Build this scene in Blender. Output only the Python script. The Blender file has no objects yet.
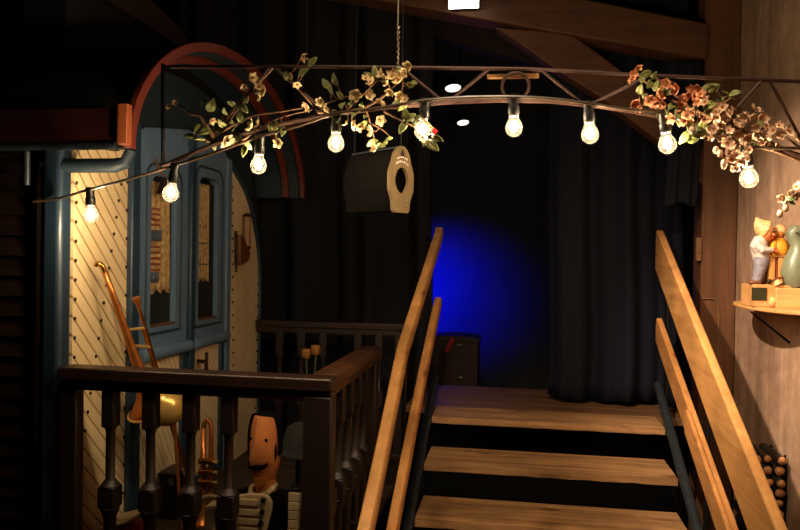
import bpy, bmesh, math, random
from mathutils import Vector, Matrix
rnd = random.Random(7)
scene = bpy.context.scene
COL = scene.collection
PI = math.pi

# ------------------------------------------------------------------ camera
FPX = 720.0
CAM = Vector((0, 0, 1.6))
def cam_basis(yaw, pitch, roll):
    y, p, r = (math.radians(a) for a in (yaw, pitch, roll))
    f = Vector((-math.sin(y) * math.cos(p), math.cos(y) * math.cos(p), math.sin(p)))
    rt = Vector((math.cos(y), math.sin(y), 0)); up = rt.cross(f)
    return (math.cos(r) * rt + math.sin(r) * up, -math.sin(r) * rt + math.cos(r) * up, f)
CB = cam_basis(9.2, -.53, .92)
cd = bpy.data.cameras.new('camera'); co = bpy.data.objects.new('camera', cd); COL.objects.link(co)
m = Matrix.Identity(4)
for i in range(3):
    m[i][0], m[i][1], m[i][2], m[i][3] = CB[0][i], CB[1][i], -CB[2][i], CAM[i]
co.matrix_world = m
cd.sensor_width = 36; cd.sensor_fit = 'HORIZONTAL'; cd.lens = 36 * FPX / 800; cd.clip_start = .05
scene.camera = co
def ray(u, v): return (u - 400) / FPX * CB[0] - (v - 265) / FPX * CB[1] + CB[2]
def atx(u, v, x): d = ray(u, v); return CAM + d * (x / d.x)
def aty(u, v, y): d = ray(u, v); return CAM + d * (y / d.y)
def atz(u, v, z): d = ray(u, v); return CAM + d * ((z - 1.6) / d.z)

# ------------------------------------------------------------------ materials
def lin(c):
    return tuple(((x / 255 + .055) / 1.055) ** 2.4 if x > 10.3 else x / 255 / 12.92 for x in c) + (1,)
class NT:
    def __init__(s, name):
        s.m = bpy.data.materials.new(name); s.m.use_nodes = True; s.t = s.m.node_tree; s.t.nodes.clear()
        s.out = s.n('ShaderNodeOutputMaterial'); s.b = s.n('ShaderNodeBsdfPrincipled'); s.l(s.b, 0, s.out, 0)
        s.tc = s.n('ShaderNodeTexCoord')
    def n(s, t, **k):
        x = s.t.nodes.new(t)
        for a, b in k.items(): setattr(x, a, b)
        return x
    def l(s, a, i, b, j): s.t.links.new(a.outputs[i], b.inputs[j])
    def mapped(s, scale, rot=(0, 0, 0), loc=(0, 0, 0)):
        mp = s.n('ShaderNodeMapping'); mp.inputs['Scale'].default_value = scale; mp.inputs['Rotation'].default_value = rot
        mp.inputs['Location'].default_value = loc
        s.l(s.tc, 'Object', mp, 0); return mp
    def noise(s, mp, scale, detail=4, rough=.55, dist=0):
        n = s.n('ShaderNodeTexNoise'); n.inputs['Scale'].default_value = scale; n.inputs['Detail'].default_value = detail
        n.inputs['Roughness'].default_value = rough; n.inputs['Distortion'].default_value = dist
        s.l(mp, 0, n, 'Vector'); return n
    def ramp(s, src, idx, stops):
        r = s.n('ShaderNodeValToRGB'); e = r.color_ramp.elements
        while len(e) < len(stops): e.new(.5)
        for k, (p, c) in enumerate(stops):
            e[k].position = p; e[k].color = c if len(c) == 4 else lin(c)
        s.l(src, idx, r, 0); return r
    def mix(s, fac, a, b, blend='MIX'):
        x = s.n('ShaderNodeMix', data_type='RGBA', blend_type=blend)
        for v, key in ((fac, 0), (a, 6), (b, 7)):
            if isinstance(v, tuple) and hasattr(v[0], 'outputs'): s.l(v[0], v[1], x, key)
            else: x.inputs[key].default_value = v
        return x
    def bump(s, src, idx, strength=.3, dist=.01):
        bp = s.n('ShaderNodeBump'); bp.inputs['Strength'].default_value = strength; bp.inputs['Distance'].default_value = dist
        s.l(src, idx, bp, 'Height'); s.l(bp, 0, s.b, 'Normal'); return bp
    def set(s, **k):
        for a, v in k.items(): s.b.inputs[a.replace('_', ' ')].default_value = v
        return s
def plain(name, c, rough=.6, var=.25, scale=30, metal=0, bump=.1, **k):
    t = NT(name); mp = t.mapped((1, 1, 1)); n = t.noise(mp, scale, 5)
    a = lin(c); d = tuple(x * (1 - var) for x in a[:3]) + (1,); l = tuple(min(1, x * (1 + var)) for x in a[:3]) + (1,)
    r = t.ramp(n, 0, [(.3, d), (.7, l)]); t.l(r, 0, t.b, 'Base Color')
    if bump: t.bump(n, 0, bump, .004)
    t.set(Roughness=rough, Metallic=metal, **k); return t.m
def wood(name, dark, light, axis='x', scale=1., rough=.55, contrast=.5, knots=None, stain=None):
    t = NT(name)
    st = {'x': (1.2, 22, 22), 'y': (22, 1.2, 22), 'z': (22, 22, 1.2)}[axis]
    mp = t.mapped(tuple(q * scale for q in st)); n = t.noise(mp, 1.6, 7, .62, .6)
    r = t.ramp(n, 0, [(.5 - contrast / 2, dark), (.5 + contrast / 2, light)])
    mp2 = t.mapped((1, 1, 1)); n2 = t.noise(mp2, 3.5, 3)
    r2 = t.ramp(n2, 0, [(.3, (.55, .55, .55, 1)), (.65, (1, 1, 1, 1))])
    x = t.mix(.8, (r, 0), (r2, 0), 'MULTIPLY')
    src = (x, 2)
    if knots:
        kst = {'x': (2.2, 7, 7), 'y': (7, 2.2, 7), 'z': (7, 7, 2.2)}[axis]
        mk = t.mapped(kst, loc=(.3, .7, .2)); v = t.n('ShaderNodeTexVoronoi'); v.inputs['Scale'].default_value = 1; t.l(mk, 0, v, 'Vector')
        rk = t.ramp(v, 'Distance', [(.06, (1, 1, 1, 1)), (.16, (0, 0, 0, 1))])
        y = t.mix((rk, 0), src, lin(knots)); src = (y, 2)
    if stain:
        ms = t.mapped((2.2, 6, 6)); ns = t.noise(ms, 1.3, 5, .7)
        rs = t.ramp(ns, 0, [(.56, (0, 0, 0, 1)), (.72, (1, 1, 1, 1))])
        y = t.mix((rs, 0), src, lin(stain)); src = (y, 2)
    t.l(src[0], src[1], t.b, 'Base Color'); t.bump(n, 0, .25, .004); t.set(Roughness=rough); return t.m
def boarded(name, base, groove, ang, period, rough=.5, wear=None):
    """painted tongue-and-groove boards running diagonally in the y-z plane"""
    t = NT(name)
    dt = t.n('ShaderNodeVectorMath', operation='DOT_PRODUCT'); t.l(t.tc, 'Object', dt, 0)
    dt.inputs[1].default_value = (0, math.cos(ang) / period, math.sin(ang) / period)
    fr = t.n('ShaderNodeMath', operation='FRACT'); t.l(dt, 'Value', fr, 0)
    r = t.ramp(fr, 0, [(0, (0, 0, 0, 1)), (.05, (.2, .2, .2, 1)), (.15, (1, 1, 1, 1)), (.9, (1, 1, 1, 1)), (1, (0, 0, 0, 1))])
    mp = t.mapped((1, 1, 1)); n = t.noise(mp, 6, 6, .6)
    cr = t.ramp(n, 0, [(.3, tuple(q * .82 for q in lin(base)[:3]) + (1,)), (.65, lin(base))])
    x = t.mix((r, 0), lin(groove), (cr, 0)); t.l(x, 2, t.b, 'Base Color')
    t.bump(r, 0, .7, .004); t.set(Roughness=rough); return t.m
def painted(name, c, worn, rough=.45, amt=.62):
    t = NT(name); mp = t.mapped((9, 9, 2)); n = t.noise(mp, 2.2, 8, .68)
    a = lin(c); r = t.ramp(n, 0, [(.2, tuple(q * .65 for q in a[:3]) + (1,)), (amt - .04, a), (amt + .04, lin(worn)), (.9, lin(worn))])
    t.l(r, 0, t.b, 'Base Color'); t.bump(n, 0, .2, .004); t.set(Roughness=rough); return t.m
def emit(name, col, s):
    t = NT(name); e = t.n('ShaderNodeEmission'); e.inputs[0].default_value = col; e.inputs[1].default_value = s
    t.l(e, 0, t.out, 0); return t.m
M = {}
M['cream'] = boarded('cream_boards', (224, 198, 152), (158, 122, 80), math.radians(45), .05)
M['cream_fine'] = boarded('cream_fine_boards', (234, 212, 170), (184, 154, 112), math.radians(32), .036)
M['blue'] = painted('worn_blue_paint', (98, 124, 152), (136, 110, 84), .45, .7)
M['blue_dark'] = painted('dark_blue_paint', (38, 60, 78), (80, 66, 50), .4, .7)
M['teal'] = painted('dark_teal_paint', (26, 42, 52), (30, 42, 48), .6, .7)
M['red'] = painted('red_orange_paint', (98, 38, 26), (80, 28, 20), .45, .6)
M['red_dark'] = painted('dark_red_paint', (50, 14, 13), (36, 12, 11), .5, .6)
M['orange_wood'] = wood('orange_wood', (110, 50, 22), (165, 84, 40), 'z')
M['siding'] = wood('dark_siding', (20, 13, 8), (44, 28, 17), 'x', 1, .7)
M['tar'] = plain('tarred_roof', (18, 14, 12), .8, .4, 8)
M['rivet'] = plain('rusty_rivet', (48, 30, 18), .5, .3, 80, .6)
M['glass_dark'] = plain('dark_glass', (8, 8, 10), .08, .1, 20, 0, 0)
M['rail'] = wood('dark_stained_rail', (26, 13, 7), (56, 31, 16), 'x', 1, .42)
M['rail_y'] = wood('dark_stained_rail_side', (40, 22, 12), (84, 50, 28), 'y', 1, .4)
M['baluster'] = wood('dark_stained_baluster', (20, 10, 6), (44, 23, 13), 'z', 1, .5)
M['deck'] = wood('porch_deck', (40, 28, 18), (74, 54, 36), 'x', 1, .6)
M['tread'] = wood('worn_tread', (92, 60, 36), (206, 158, 106), 'x', .8, .55, .6, (92, 58, 34), (104, 72, 46))
M['platform'] = wood('platform_plank', (84, 56, 34), (128, 92, 60), 'x', .8, .5, .6)
M['pine'] = wood('pine_rail', (176, 120, 66), (222, 166, 102), 'y', .8, .38, .5, (128, 66, 28))
M['pine_worn'] = wood('pine_worn', (168, 110, 58), (210, 152, 90), 'y', .8, .42, .5, (120, 60, 26))
M['post'] = wood('brown_post', (72, 42, 20), (122, 78, 42), 'z', .7, .6, .6)
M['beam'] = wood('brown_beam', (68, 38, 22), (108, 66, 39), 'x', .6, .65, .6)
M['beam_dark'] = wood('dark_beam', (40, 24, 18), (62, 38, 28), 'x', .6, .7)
M['steel'] = plain('blued_steel', (58, 66, 74), .4, .3, 40, .7)
M['iron'] = plain('black_iron', (22, 20, 20), .5, .3, 50, .6)
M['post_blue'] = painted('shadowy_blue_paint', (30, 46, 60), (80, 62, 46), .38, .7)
M['rust'] = plain('rusty_iron', (52, 30, 22), .55, .35, 60, .5)
M['wire'] = plain('wire', (150, 140, 120), .35, .2, 100, .8)
M['cable'] = plain('cable', (58, 44, 32), .3, .2, 100, 0)
M['black'] = plain('black_plastic', (16, 14, 13), .42, .3, 60)
def cloth(name, c, sc):
    t = NT(name); mp = t.mapped((1, 1, 1)); n = t.noise(mp, sc, 3); a = lin(c)
    r = t.ramp(n, 0, [(.3, tuple(q * .7 for q in a[:3]) + (1,)), (.7, tuple(q * 1.2 for q in a[:3]) + (1,))]); t.l(r, 0, t.b, 'Base Color')
    t.bump(n, 0, .2, .003); t.set(Roughness=.9); return t.m
M['curtain'] = cloth('charcoal_curtain', (40, 40, 43), 120)
M['curtain_black'] = cloth('black_curtain', (28, 31, 40), 120)
M['blackout'] = plain('black_paint', (9, 9, 10), .9, .3, 6)
M['room'] = plain('dark_room_paint', (22, 19, 17), .9, .3, 3)
M['backdrop'] = plain('dusky_backdrop', (70, 70, 78), .85, .12, 5)
M['floor'] = wood('dark_floor', (24, 18, 13), (46, 34, 25), 'y', .7, .6)
def wallmat():
    t = NT('rendered_wall'); mp = t.mapped((1, 4, .5)); n = t.noise(mp, 1.5, 6, .62, .4)
    mp2 = t.mapped((1, 1, 1)); n2 = t.noise(mp2, 9, 8, .7)
    r = t.ramp(n, 0, [(.3, (132, 104, 84)), (.5, (172, 138, 112)), (.7, (202, 168, 140))])
    r2 = t.ramp(n2, 0, [(.32, (.55, .53, .5, 1)), (.6, (1, 1, 1, 1))]); x = t.mix(.8, (r, 0), (r2, 0), 'MULTIPLY')
    t.l(x, 2, t.b, 'Base Color'); t.bump(n2, 0, .25, .01); t.set(Roughness=.8); return t.m
M['wall'] = wallmat()
M['brass'] = plain('brass', (196, 138, 60), .26, .15, 30, 1, .03)
M['brass_red'] = plain('reddish_brass', (176, 106, 50), .34, .2, 30, .7, .03)
M['gold'] = plain('gold_brass', (226, 182, 104), .28, .12, 25, .55, .03)
M['skin'] = wood('painted_skin_wood', (186, 104, 52), (214, 132, 72), 'z', 1, .45)
M['lips'] = plain('red_lips', (190, 24, 20), .4)
M['ivory'] = plain('ivory', (196, 172, 128), .4, .12, 20)
M['key'] = plain('yellowed_key', (206, 180, 134), .3, .1, 20)
M['suit'] = cloth('black_suit', (11, 10, 10), 90)
M['bellows'] = plain('oxblood_bellows', (70, 22, 18), .6)
M['yellow'] = plain('yellow_petal', (150, 104, 36), .5, .15, 40)
M['lemon'] = plain('lemon_petal', (216, 206, 90), .5, .15, 40)
M['stem'] = plain('green_stem', (62, 84, 40), .5)
M['twig'] = wood('twig_bark', (74, 48, 28), (128, 88, 52), 'x', 3, .7)
M['leaf'] = plain('leaf_green', (104, 108, 54), .5, .35, 40)
M['leaf_dark'] = plain('leaf_dark_green', (66, 84, 40), .5, .35, 40)
def petal(name, c):
    t = NT(name); mp = t.mapped((1, 1, 1)); n = t.noise(mp, 60, 4); a = lin(c)
    r = t.ramp(n, 0, [(.3, tuple(q * .78 for q in a[:3]) + (1,)), (.7, a)]); t.l(r, 0, t.b, 'Base Color'); t.set(Roughness=.6)
    t.b.inputs['Subsurface Weight'].default_value = 0
    tr = t.n('ShaderNodeBsdfTranslucent'); t.l(r, 0, tr, 0); mx = t.n('ShaderNodeMixShader'); mx.inputs[0].default_value = .3
    t.l(t.b, 0, mx, 1); t.l(tr, 0, mx, 2); t.l(mx, 0, t.out, 0); return t.m
M['petal'] = petal('cream_petal', (236, 210, 158))
M['petal_coral'] = petal('coral_petal', (234, 158, 116))
M['petal_pink'] = petal('blush_petal', (236, 196, 164))
M['pistil'] = plain('pistil', (176, 120, 56), .6)
M['red_paint'] = plain('bright_red_paint', (200, 30, 24), .4)
M['yellow_paint'] = plain('amber_paint', (226, 150, 40), .45, .2, 30)
M['white_paint'] = plain('off_white_paint', (190, 178, 170), .5, .2, 30)
M['hat'] = plain('apricot_paint', (232, 168, 112), .5, .4, 60)
M['denim'] = plain('grey_blue_paint', (128, 124, 136), .55, .3, 60)
M['shoe'] = plain('brown_paint', (110, 66, 40), .5)
M['sage'] = plain('sage_glaze', (112, 120, 98), .35, .12, 14)
M['light_wood'] = wood('light_wood', (206, 146, 86), (232, 178, 116), 'x', 1, .45)
M['light_wood_z'] = wood('light_wood_upright', (200, 132, 66), (228, 164, 92), 'z', 1, .45)
M['green_glass'] = plain('dark_green_glass', (40, 44, 26), .08, .3, 20, 0, 0)
M['bark'] = plain('firewood_bark', (38, 26, 18), .8, .4, 60, 0, .5)
M['endgrain'] = plain('firewood_end', (176, 124, 74), .7, .3, 50)
M['ply'] = wood('plywood_plate', (96, 78, 50), (122, 101, 68), 'z', 1, .5)
M['ply_dark'] = wood('blackened_slats', (9, 7, 6), (16, 12, 10), 'x', 1, .9)
M['leather'] = plain('brown_leather', (104, 62, 32), .5, .25, 30)
M['roller'] = wood('pinkish_roller', (150, 108, 78), (180, 136, 104), 'z')
M['switch'] = plain('cream_switch', (112, 78, 44), .5, .1)
M['chest'] = wood('brown_chest', (46, 26, 16), (76, 46, 28), 'z')
M['grey_felt'] = cloth('grey_felt', (26, 24, 22), 60)
M['shell'] = plain('white_shell', (190, 180, 160), .4, .3, 60)
def lace():
    t = NT('lace_curtain'); mp = t.mapped((1, 1, 1)); n = t.noise(mp, 45, 4)
    r = t.ramp(n, 0, [(.3, (122, 94, 60)), (.6, (184, 152, 104))]); t.l(r, 0, t.b, 'Base Color'); t.set(Roughness=.9); t.bump(n, 0, .3, .003); return t.m
M['lace'] = lace()
M['band_red'] = cloth('red_brown_band', (142, 74, 44), 80)
M['band_blue'] = cloth('blue_grey_band', (72, 82, 98), 80)
WARM = (1, .76, .46, 1)
M['filament'] = emit('glowing_filament', WARM, 1450)
M['lamp_face'] = emit('lamp_face', (1, .93, .78, 1), 9)
M['spot_face'] = emit('spot_face', (1, .86, .66, 1), 3)
def bulbglass():
    t = NT('bulb_glass'); t.t.nodes.remove(t.b)
    tr = t.n('ShaderNodeBsdfTransparent'); gl = t.n('ShaderNodeBsdfGlossy'); gl.inputs['Roughness'].default_value = .04
    tl = t.n('ShaderNodeBsdfTranslucent'); tl.inputs[0].default_value = (.9, .85, .75, 1)
    lw = t.n('ShaderNodeLayerWeight'); lw.inputs[0].default_value = .25
    m1 = t.n('ShaderNodeMixShader'); t.l(lw, 'Fresnel', m1, 0); t.l(tr, 0, m1, 1); t.l(gl, 0, m1, 2)
    m2 = t.n('ShaderNodeMixShader'); m2.inputs[0].default_value = .006; t.l(m1, 0, m2, 1); t.l(tl, 0, m2, 2)
    t.l(m2, 0, t.out, 0); return t.m
M['bulb_glass'] = bulbglass()

for k_ in ('ply_dark', 'glass_dark', 'curtain', 'curtain_black', 'suit', 'siding'):
    for n_ in M[k_].node_tree.nodes:
        if n_.type == 'BSDF_PRINCIPLED': n_.inputs['Specular IOR Level'].default_value = .06

# ------------------------------------------------------------------ mesh builder
def frame_of(d):
    d = d.normalized(); a = Vector((0, 0, 1)) if abs(d.z) < .95 else Vector((0, 1, 0))
    x = a.cross(d).normalized(); return x, d.cross(x), d
class MB:
    def __init__(s): s.bm = bmesh.new(); s.mi = 0
    def _f(s, vs):
        try:
            f = s.bm.faces.new(vs); f.material_index = s.mi; return f
        except ValueError: return None
    def hexa(s, P):
        v = [s.bm.verts.new(p) for p in P]
        for q in ((0, 3, 2, 1), (4, 5, 6, 7), (0, 1, 5, 4), (1, 2, 6, 5), (2, 3, 7, 6), (3, 0, 4, 7)): s._f([v[i] for i in q])
        return s
    def box(s, a, b):
        (x0, x1), (y0, y1), (z0, z1) = [sorted(q) for q in zip(a, b)]
        return s.hexa([(x0, y0, z0), (x1, y0, z0), (x1, y1, z0), (x0, y1, z0), (x0, y0, z1), (x1, y0, z1), (x1, y1, z1), (x0, y1, z1)])
    def beam(s, p, q, w, h, up=(0, 0, 1)):
        """bar from p to q, w wide sideways, h high along up"""
        p, q = Vector(p), Vector(q); d = (q - p).normalized(); sd = d.cross(Vector(up)).normalized(); u = sd.cross(d)
        a, b = sd * w / 2, u * h / 2
        return s.hexa([p - a - b, p + a - b, q + a - b, q - a - b, p - a + b, p + a + b, q + a + b, q - a + b])
    def tube(s, pts, r, seg=10, cap=True):
        pts = [Vector(p) for p in pts]; n = len(pts)
        rs = r if isinstance(r, (list, tuple)) else [r] * n
        rings = []; x = None
        for i in range(n):
            d = (pts[min(i + 1, n - 1)] - pts[max(i - 1, 0)])
            if d.length < 1e-9: d = Vector((0, 0, 1))
            d.normalize()
            if x is None: x = frame_of(d)[0]
            else:
                x = x - d * x.dot(d)
                x = frame_of(d)[0] if x.length < 1e-5 else x.normalized()
            y = d.cross(x)
            rings.append([s.bm.verts.new(pts[i] + (x * math.cos(2 * PI * k / seg) + y * math.sin(2 * PI * k / seg)) * max(rs[i], 1e-5)) for k in range(seg)])
        for a, b in zip(rings, rings[1:]):
            for k in range(seg): s._f([a[k], a[(k + 1) % seg], b[(k + 1) % seg], b[k]])
        if cap: s._f(rings[0][::-1]); s._f(rings[-1])
        return s
    def ell(s, c, r, seg=16, rings=10, rot=None):
        c = Vector(c); r = Vector(r) if not isinstance(r, (int, float)) else Vector((r, r, r))
        R = rot or Matrix.Identity(3); rows = []
        for i in range(1, rings):
            p = PI * i / rings
            rows.append([s.bm.verts.new(c + R @ Vector((r.x * math.sin(p) * math.cos(2 * PI * k / seg), r.y * math.sin(p) * math.sin(2 * PI * k / seg), r.z * math.cos(p)))) for k in range(seg)])
        t = s.bm.verts.new(c + R @ Vector((0, 0, r.z))); b = s.bm.verts.new(c + R @ Vector((0, 0, -r.z)))
        for k in range(seg):
            s._f([t, rows[0][k], rows[0][(k + 1) % seg]]); s._f([b, rows[-1][(k + 1) % seg], rows[-1][k]])
        for A, B in zip(rows, rows[1:]):
            for k in range(seg): s._f([A[k], B[k], B[(k + 1) % seg], A[(k + 1) % seg]])
        return s
    def prism(s, poly, ext):
        ext = Vector(ext); a = [s.bm.verts.new(Vector(p)) for p in poly]; b = [s.bm.verts.new(Vector(p) + ext) for p in poly]
        n = len(a); s._f(a); s._f(b[::-1])
        for i in range(n): s._f([a[i], b[i], b[(i + 1) % n], a[(i + 1) % n]])
        return s
    def strip(s, A, B):
        """sheet between two polylines"""
        a = [s.bm.verts.new(Vector(p)) for p in A]; b = [s.bm.verts.new(Vector(p)) for p in B]
        for i in range(len(a) - 1): s._f([a[i], a[i + 1], b[i + 1], b[i]])
        return s
    def grid(s, rows):
        V = [[s.bm.verts.new(Vector(p)) for p in r] for r in rows]
        for A, B in zip(V, V[1:]):
            for i in range(len(A) - 1): s._f([A[i], A[i + 1], B[i + 1], B[i]])
        return s
    def ring(s, c, R, r, ax=(0, 1, 0), a0=0, a1=2 * PI, seg=32):
        x, y, d = frame_of(Vector(ax)); c = Vector(c); full = abs(a1 - a0 - 2 * PI) < 1e-6
        pts = [c + (x * math.cos(a0 + (a1 - a0) * k / seg) + y * math.sin(a0 + (a1 - a0) * k / seg)) * R for k in range(seg + 1)]
        return s.tube(pts, r, 8, not full)
def sharp(o, bev=0):
    if bev:
        b = o.modifiers.new('bevel', 'BEVEL'); b.width = bev; b.segments = 2; b.limit_method = 'ANGLE'; b.angle_limit = math.radians(40)
def finish(name, mb, mat, smooth=True, ang=40):
    bm = mb.bm; bmesh.ops.recalc_face_normals(bm, faces=bm.faces[:])
    me = bpy.data.meshes.new(name)
    for f in bm.faces: f.smooth = smooth
    if smooth:
        for e in bm.edges:
            if len(e.link_faces) == 2 and e.calc_face_angle(0) > math.radians(ang): e.smooth = False
    bm.to_mesh(me); bm.free()
    for x in (mat if isinstance(mat, (list, tuple)) else [mat]): me.materials.append(M[x])
    return me
def wloc(o):
    v = Vector((0, 0, 0))
    while o is not None: v += o.location; o = o.parent
    return v
def part(name, mb, mat, parent, bev=0, label=None, smooth=True, solid=0, kind=None):
    """a child mesh, given in world coordinates"""
    me = finish(name, mb, mat, smooth); off = wloc(parent)
    for v in me.vertices: v.co -= off
    o = bpy.data.objects.new(name, me); COL.objects.link(o); o.parent = parent
    if solid: md = o.modifiers.new('solid', 'SOLIDIFY'); md.thickness = solid; md.offset = 0
    sharp(o, bev)
    if label: o['label'] = label
    if kind: o['kind'] = kind
    return o
def tag(o, label, cat, group=None, kind=None):
    o['label'] = label; o['category'] = cat
    if group: o['group'] = group
    if kind: o['kind'] = kind
    return o
def thing(name, label, cat, loc, group=None):
    o = bpy.data.objects.new(name, None); COL.objects.link(o); o.location = loc; o.empty_display_size = .05
    return tag(o, label, cat, group)
def single(name, mb, mat, label, cat, group=None, bev=0, solid=0, smooth=True):
    me = finish(name, mb, mat, smooth)
    xs = [v.co.copy() for v in me.vertices]
    c = Vector(((min(p.x for p in xs) + max(p.x for p in xs)) / 2, (min(p.y for p in xs) + max(p.y for p in xs)) / 2, min(p.z for p in xs)))
    for v in me.vertices: v.co -= c
    o = bpy.data.objects.new(name, me); COL.objects.link(o); o.location = c
    if solid: md = o.modifiers.new('solid', 'SOLIDIFY'); md.thickness = solid; md.offset = 0
    sharp(o, bev); return tag(o, label, cat, group)
def struct(name, mb, mat, bev=0, label=None, cat=None):
    o = single(name, mb, mat, label or name, cat or name, None, bev); o['kind'] = 'structure'
    if not label: del o['label']
    if not cat: del o['category']
    return o
def dup(root, loc, label, group=None):
    r = root.copy(); COL.objects.link(r); r.location = loc; r['label'] = label
    if group: r['group'] = group
    for ch in list(root.children):
        c = ch.copy(); COL.objects.link(c); c.parent = r
        for g in list(ch.children):
            d = g.copy(); COL.objects.link(d); d.parent = c
    return r
def lathe(mb, prof, base, axis, seg=20, cap=True):
    d = Vector(axis).normalized(); base = Vector(base)
    return mb.tube([base + d * h for h, r in prof], [r for h, r in prof], seg, cap)

# ------------------------------------------------------------------ room
X0, X1, Y0, Y1, ZC = -4.6, 1.2, -1.2, 8.0, 4.2
struct('floor', MB().box((X0 - .1, Y0 - .1, -.1), (X1 + 1.0, Y1 + .1, 0)), 'floor', label='dark boarded floor below the stairs', cat='floor')
struct('ceiling', MB().box((X0 - .1, Y0 - .1, ZC), (X1 + 1.0, Y1 + .1, ZC + .1)), 'room', label='black ceiling above the beams', cat='ceiling')
struct('wall_left', MB().box((X0 - .1, Y0, 0), (X0, Y1, ZC)), 'room', label='dark wall behind the wagon', cat='wall')
struct('wall_front', MB().box((X0, Y0 - .1, 0), (X1 + 1.0, Y0, ZC)), 'room', label='dark wall behind the viewer', cat='wall')
struct('wall_back', MB().box((X0, Y1, 0), (X1 + 1.0, Y1 + .1, ZC)), 'backdrop', label='back wall washed in deep blue light', cat='wall')
struct('wall_right', MB().box((X1, Y0, 0), (X1 + .12, 4.30, ZC)), 'wall', label='brown streaked plaster wall beside the stairs', cat='wall')
struct('wall_right_back', MB().box((X1 + .9, 4.3, 0), (X1 + 1.0, Y1, ZC)), 'blackout', label='black wall beyond the timber post', cat='wall')
struct('wall_right_return', MB().box((X1 + .12, 4.2, 0), (X1 + .9, 4.30, ZC)), 'blackout', label='black return wall beyond the timber post', cat='wall')
pst = MB().box((1.012, 4.22, 0), (1.197, 4.40, ZC)); struct('timber_post', pst, 'post', .006, 'brown timber post at the end of the plaster wall', 'post')
# sloping tie beam, brace and the darker rafter behind
b = MB().prism([(1.026, 4.2, 2.725), (1.026, 4.2, 2.925), (-1.2, 4.2, 3.46), (-1.2, 4.2, 3.205)], (0, .18, 0))
struct('tie_beam', b, 'beam', .012, 'broad brown roof beam meeting the timber post', 'beam')
up = [(571, 33), (600, 54), (630, 77), (660, 103), (690, 133), (704, 150)]
lo = [(495, 27), (525, 47), (554, 68), (600, 97), (640, 127), (658, 141), (690, 172), (704, 188)]
poly = [aty(u, v, 4.23) for u, v in up] + [aty(u, v, 4.23) for u, v in lo[::-1]]
struct('roof_brace', MB().prism(poly, (0, .13, 0)), 'beam', .01, 'curved brown brace under the roof beam', 'beam')
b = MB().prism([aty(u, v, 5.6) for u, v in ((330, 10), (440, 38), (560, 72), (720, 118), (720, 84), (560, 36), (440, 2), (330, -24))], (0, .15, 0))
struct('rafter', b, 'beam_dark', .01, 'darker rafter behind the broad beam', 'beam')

# flood lamp clipped to the beam
p = aty(465.5, 4, 4.06)
fl = thing('flood_lamp', 'bright white rectangular lamp fixed to the roof beam', 'lamp', p)
part('housing', MB().box(p + Vector((-.088, -.02, .005)), p + Vector((.071, .14, .06))), 'black', fl, .006)
part('lamp_face', MB().box(p + Vector((-.092, -.03, -.032)), p + Vector((.075, -.021, .05))), 'lamp_face', fl, 0, 'glowing white lamp face')
# little ceiling spots seen through the doorway
for k, (u, v, y, lab) in enumerate(((453, 88, 6.6, 'larger glowing spotlight hanging beyond the doorway, above its twin'), (463, 122.5, 7.2, 'smaller glowing spotlight hanging low beyond the doorway'))):
    c = aty(u, v, y); s = .075 if k == 0 else .06
    t = thing('ceiling_spotlight', lab, 'spotlight', c, 'ceiling spotlights beyond the doorway')
    ax = Vector((.12, -.22, -.95)).normalized()
    part('lamp_can', lathe(MB(), [(-.09, s * .5), (-.07, s * .8), (0, s * 1.08)], c, ax, 20), 'steel', t)
    part('lamp_face', lathe(MB(), [(.001, s * .95), (.006, s * .9), (.01, s * .3)], c, ax, 20), 'spot_face', t)
    part('rod', MB().tube([c - ax * .085, c - ax * .085 + Vector((-.03, 0, .12)), (c.x - .05, c.y, ZC)], .006, 6), 'iron', t)

# ------------------------------------------------------------------ curtains
def curtain(name, x0, x1, y, z0, z1, amp, wl, mat, lab, seed, skew=0):
    r = random.Random(seed); ph = [r.uniform(0, 6) for _ in range(5)]; rows = []
    nx = int((x1 - x0) / .012); nz = 26
    for j in range(nz + 1):
        z = z0 + (z1 - z0) * j / nz; row = []
        f = j / nz
        for i in range(nx + 1):
            x = x0 + (x1 - x0) * i / nx
            a = 2 * PI * x / wl
            d = amp * (math.sin(a + ph[0] + .5 * math.sin(a * .37 + ph[1]) + .35 * (1 - f)) + .45 * math.sin(a * 2.3 + ph[2] + f * .8) + .3 * math.sin(a * .43 + ph[3]))
            row.append((x + skew * (1 - f) + .02 * math.sin(3 * z + ph[4]) * (1 - f), y + d * (.75 + .35 * (1 - f)), z + (.012 * math.sin(a * .7 + ph[1]) if j == 0 else 0)))
        rows.append(row)
    return single(name, MB().grid(rows), mat, lab, 'curtain', None, 0, .006)
c0 = aty(431, 250, 4.98).x
curtain('stage_curtain', -2.5, c0, 4.98, .03, 3.6, .06, .42, 'curtain', 'charcoal folded curtain behind the porch, left of the blue doorway', 3)
curtain('stage_curtain', aty(547, 380, 4.42).x, .96, 4.42, .772, 3.4, .042, .30, 'curtain_black', 'black pleated curtain hanging onto the top of the stairs', 5)
curtain('stage_curtain', .80, .972, 4.13, 1.92, 2.70, .012, .09, 'curtain_black', 'short black drape at the end of the roof brace, beside the timber post', 9)
# ------------------------------------------------------------------ platform and stairs
b = MB()
for k in range(4):
    y = 4.13 + k * .18; b.box((-.62, y + (.002 if k else 0), .705), (1.195, y + .178, .748))
b.box((-.6, 4.78, 0), (1.19, 4.83, .705))
for x in (-.55, .3, 1.12): b.box((x, 4.56, 0), (x + .06, 4.62, .705))
pf = struct('platform', b, 'platform', .003, 'brown planked landing at the top of the stairs', 'landing')
b = MB().box((-.6, 4.5, 0.002), (1.19, 4.52, .704)); struct('stair_dark_fill', b, 'blackout', 0, 'added black sheet for the darkness behind the open stair treads', 'panel')  # added black sheet, the shade under the landing put into its colour

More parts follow.
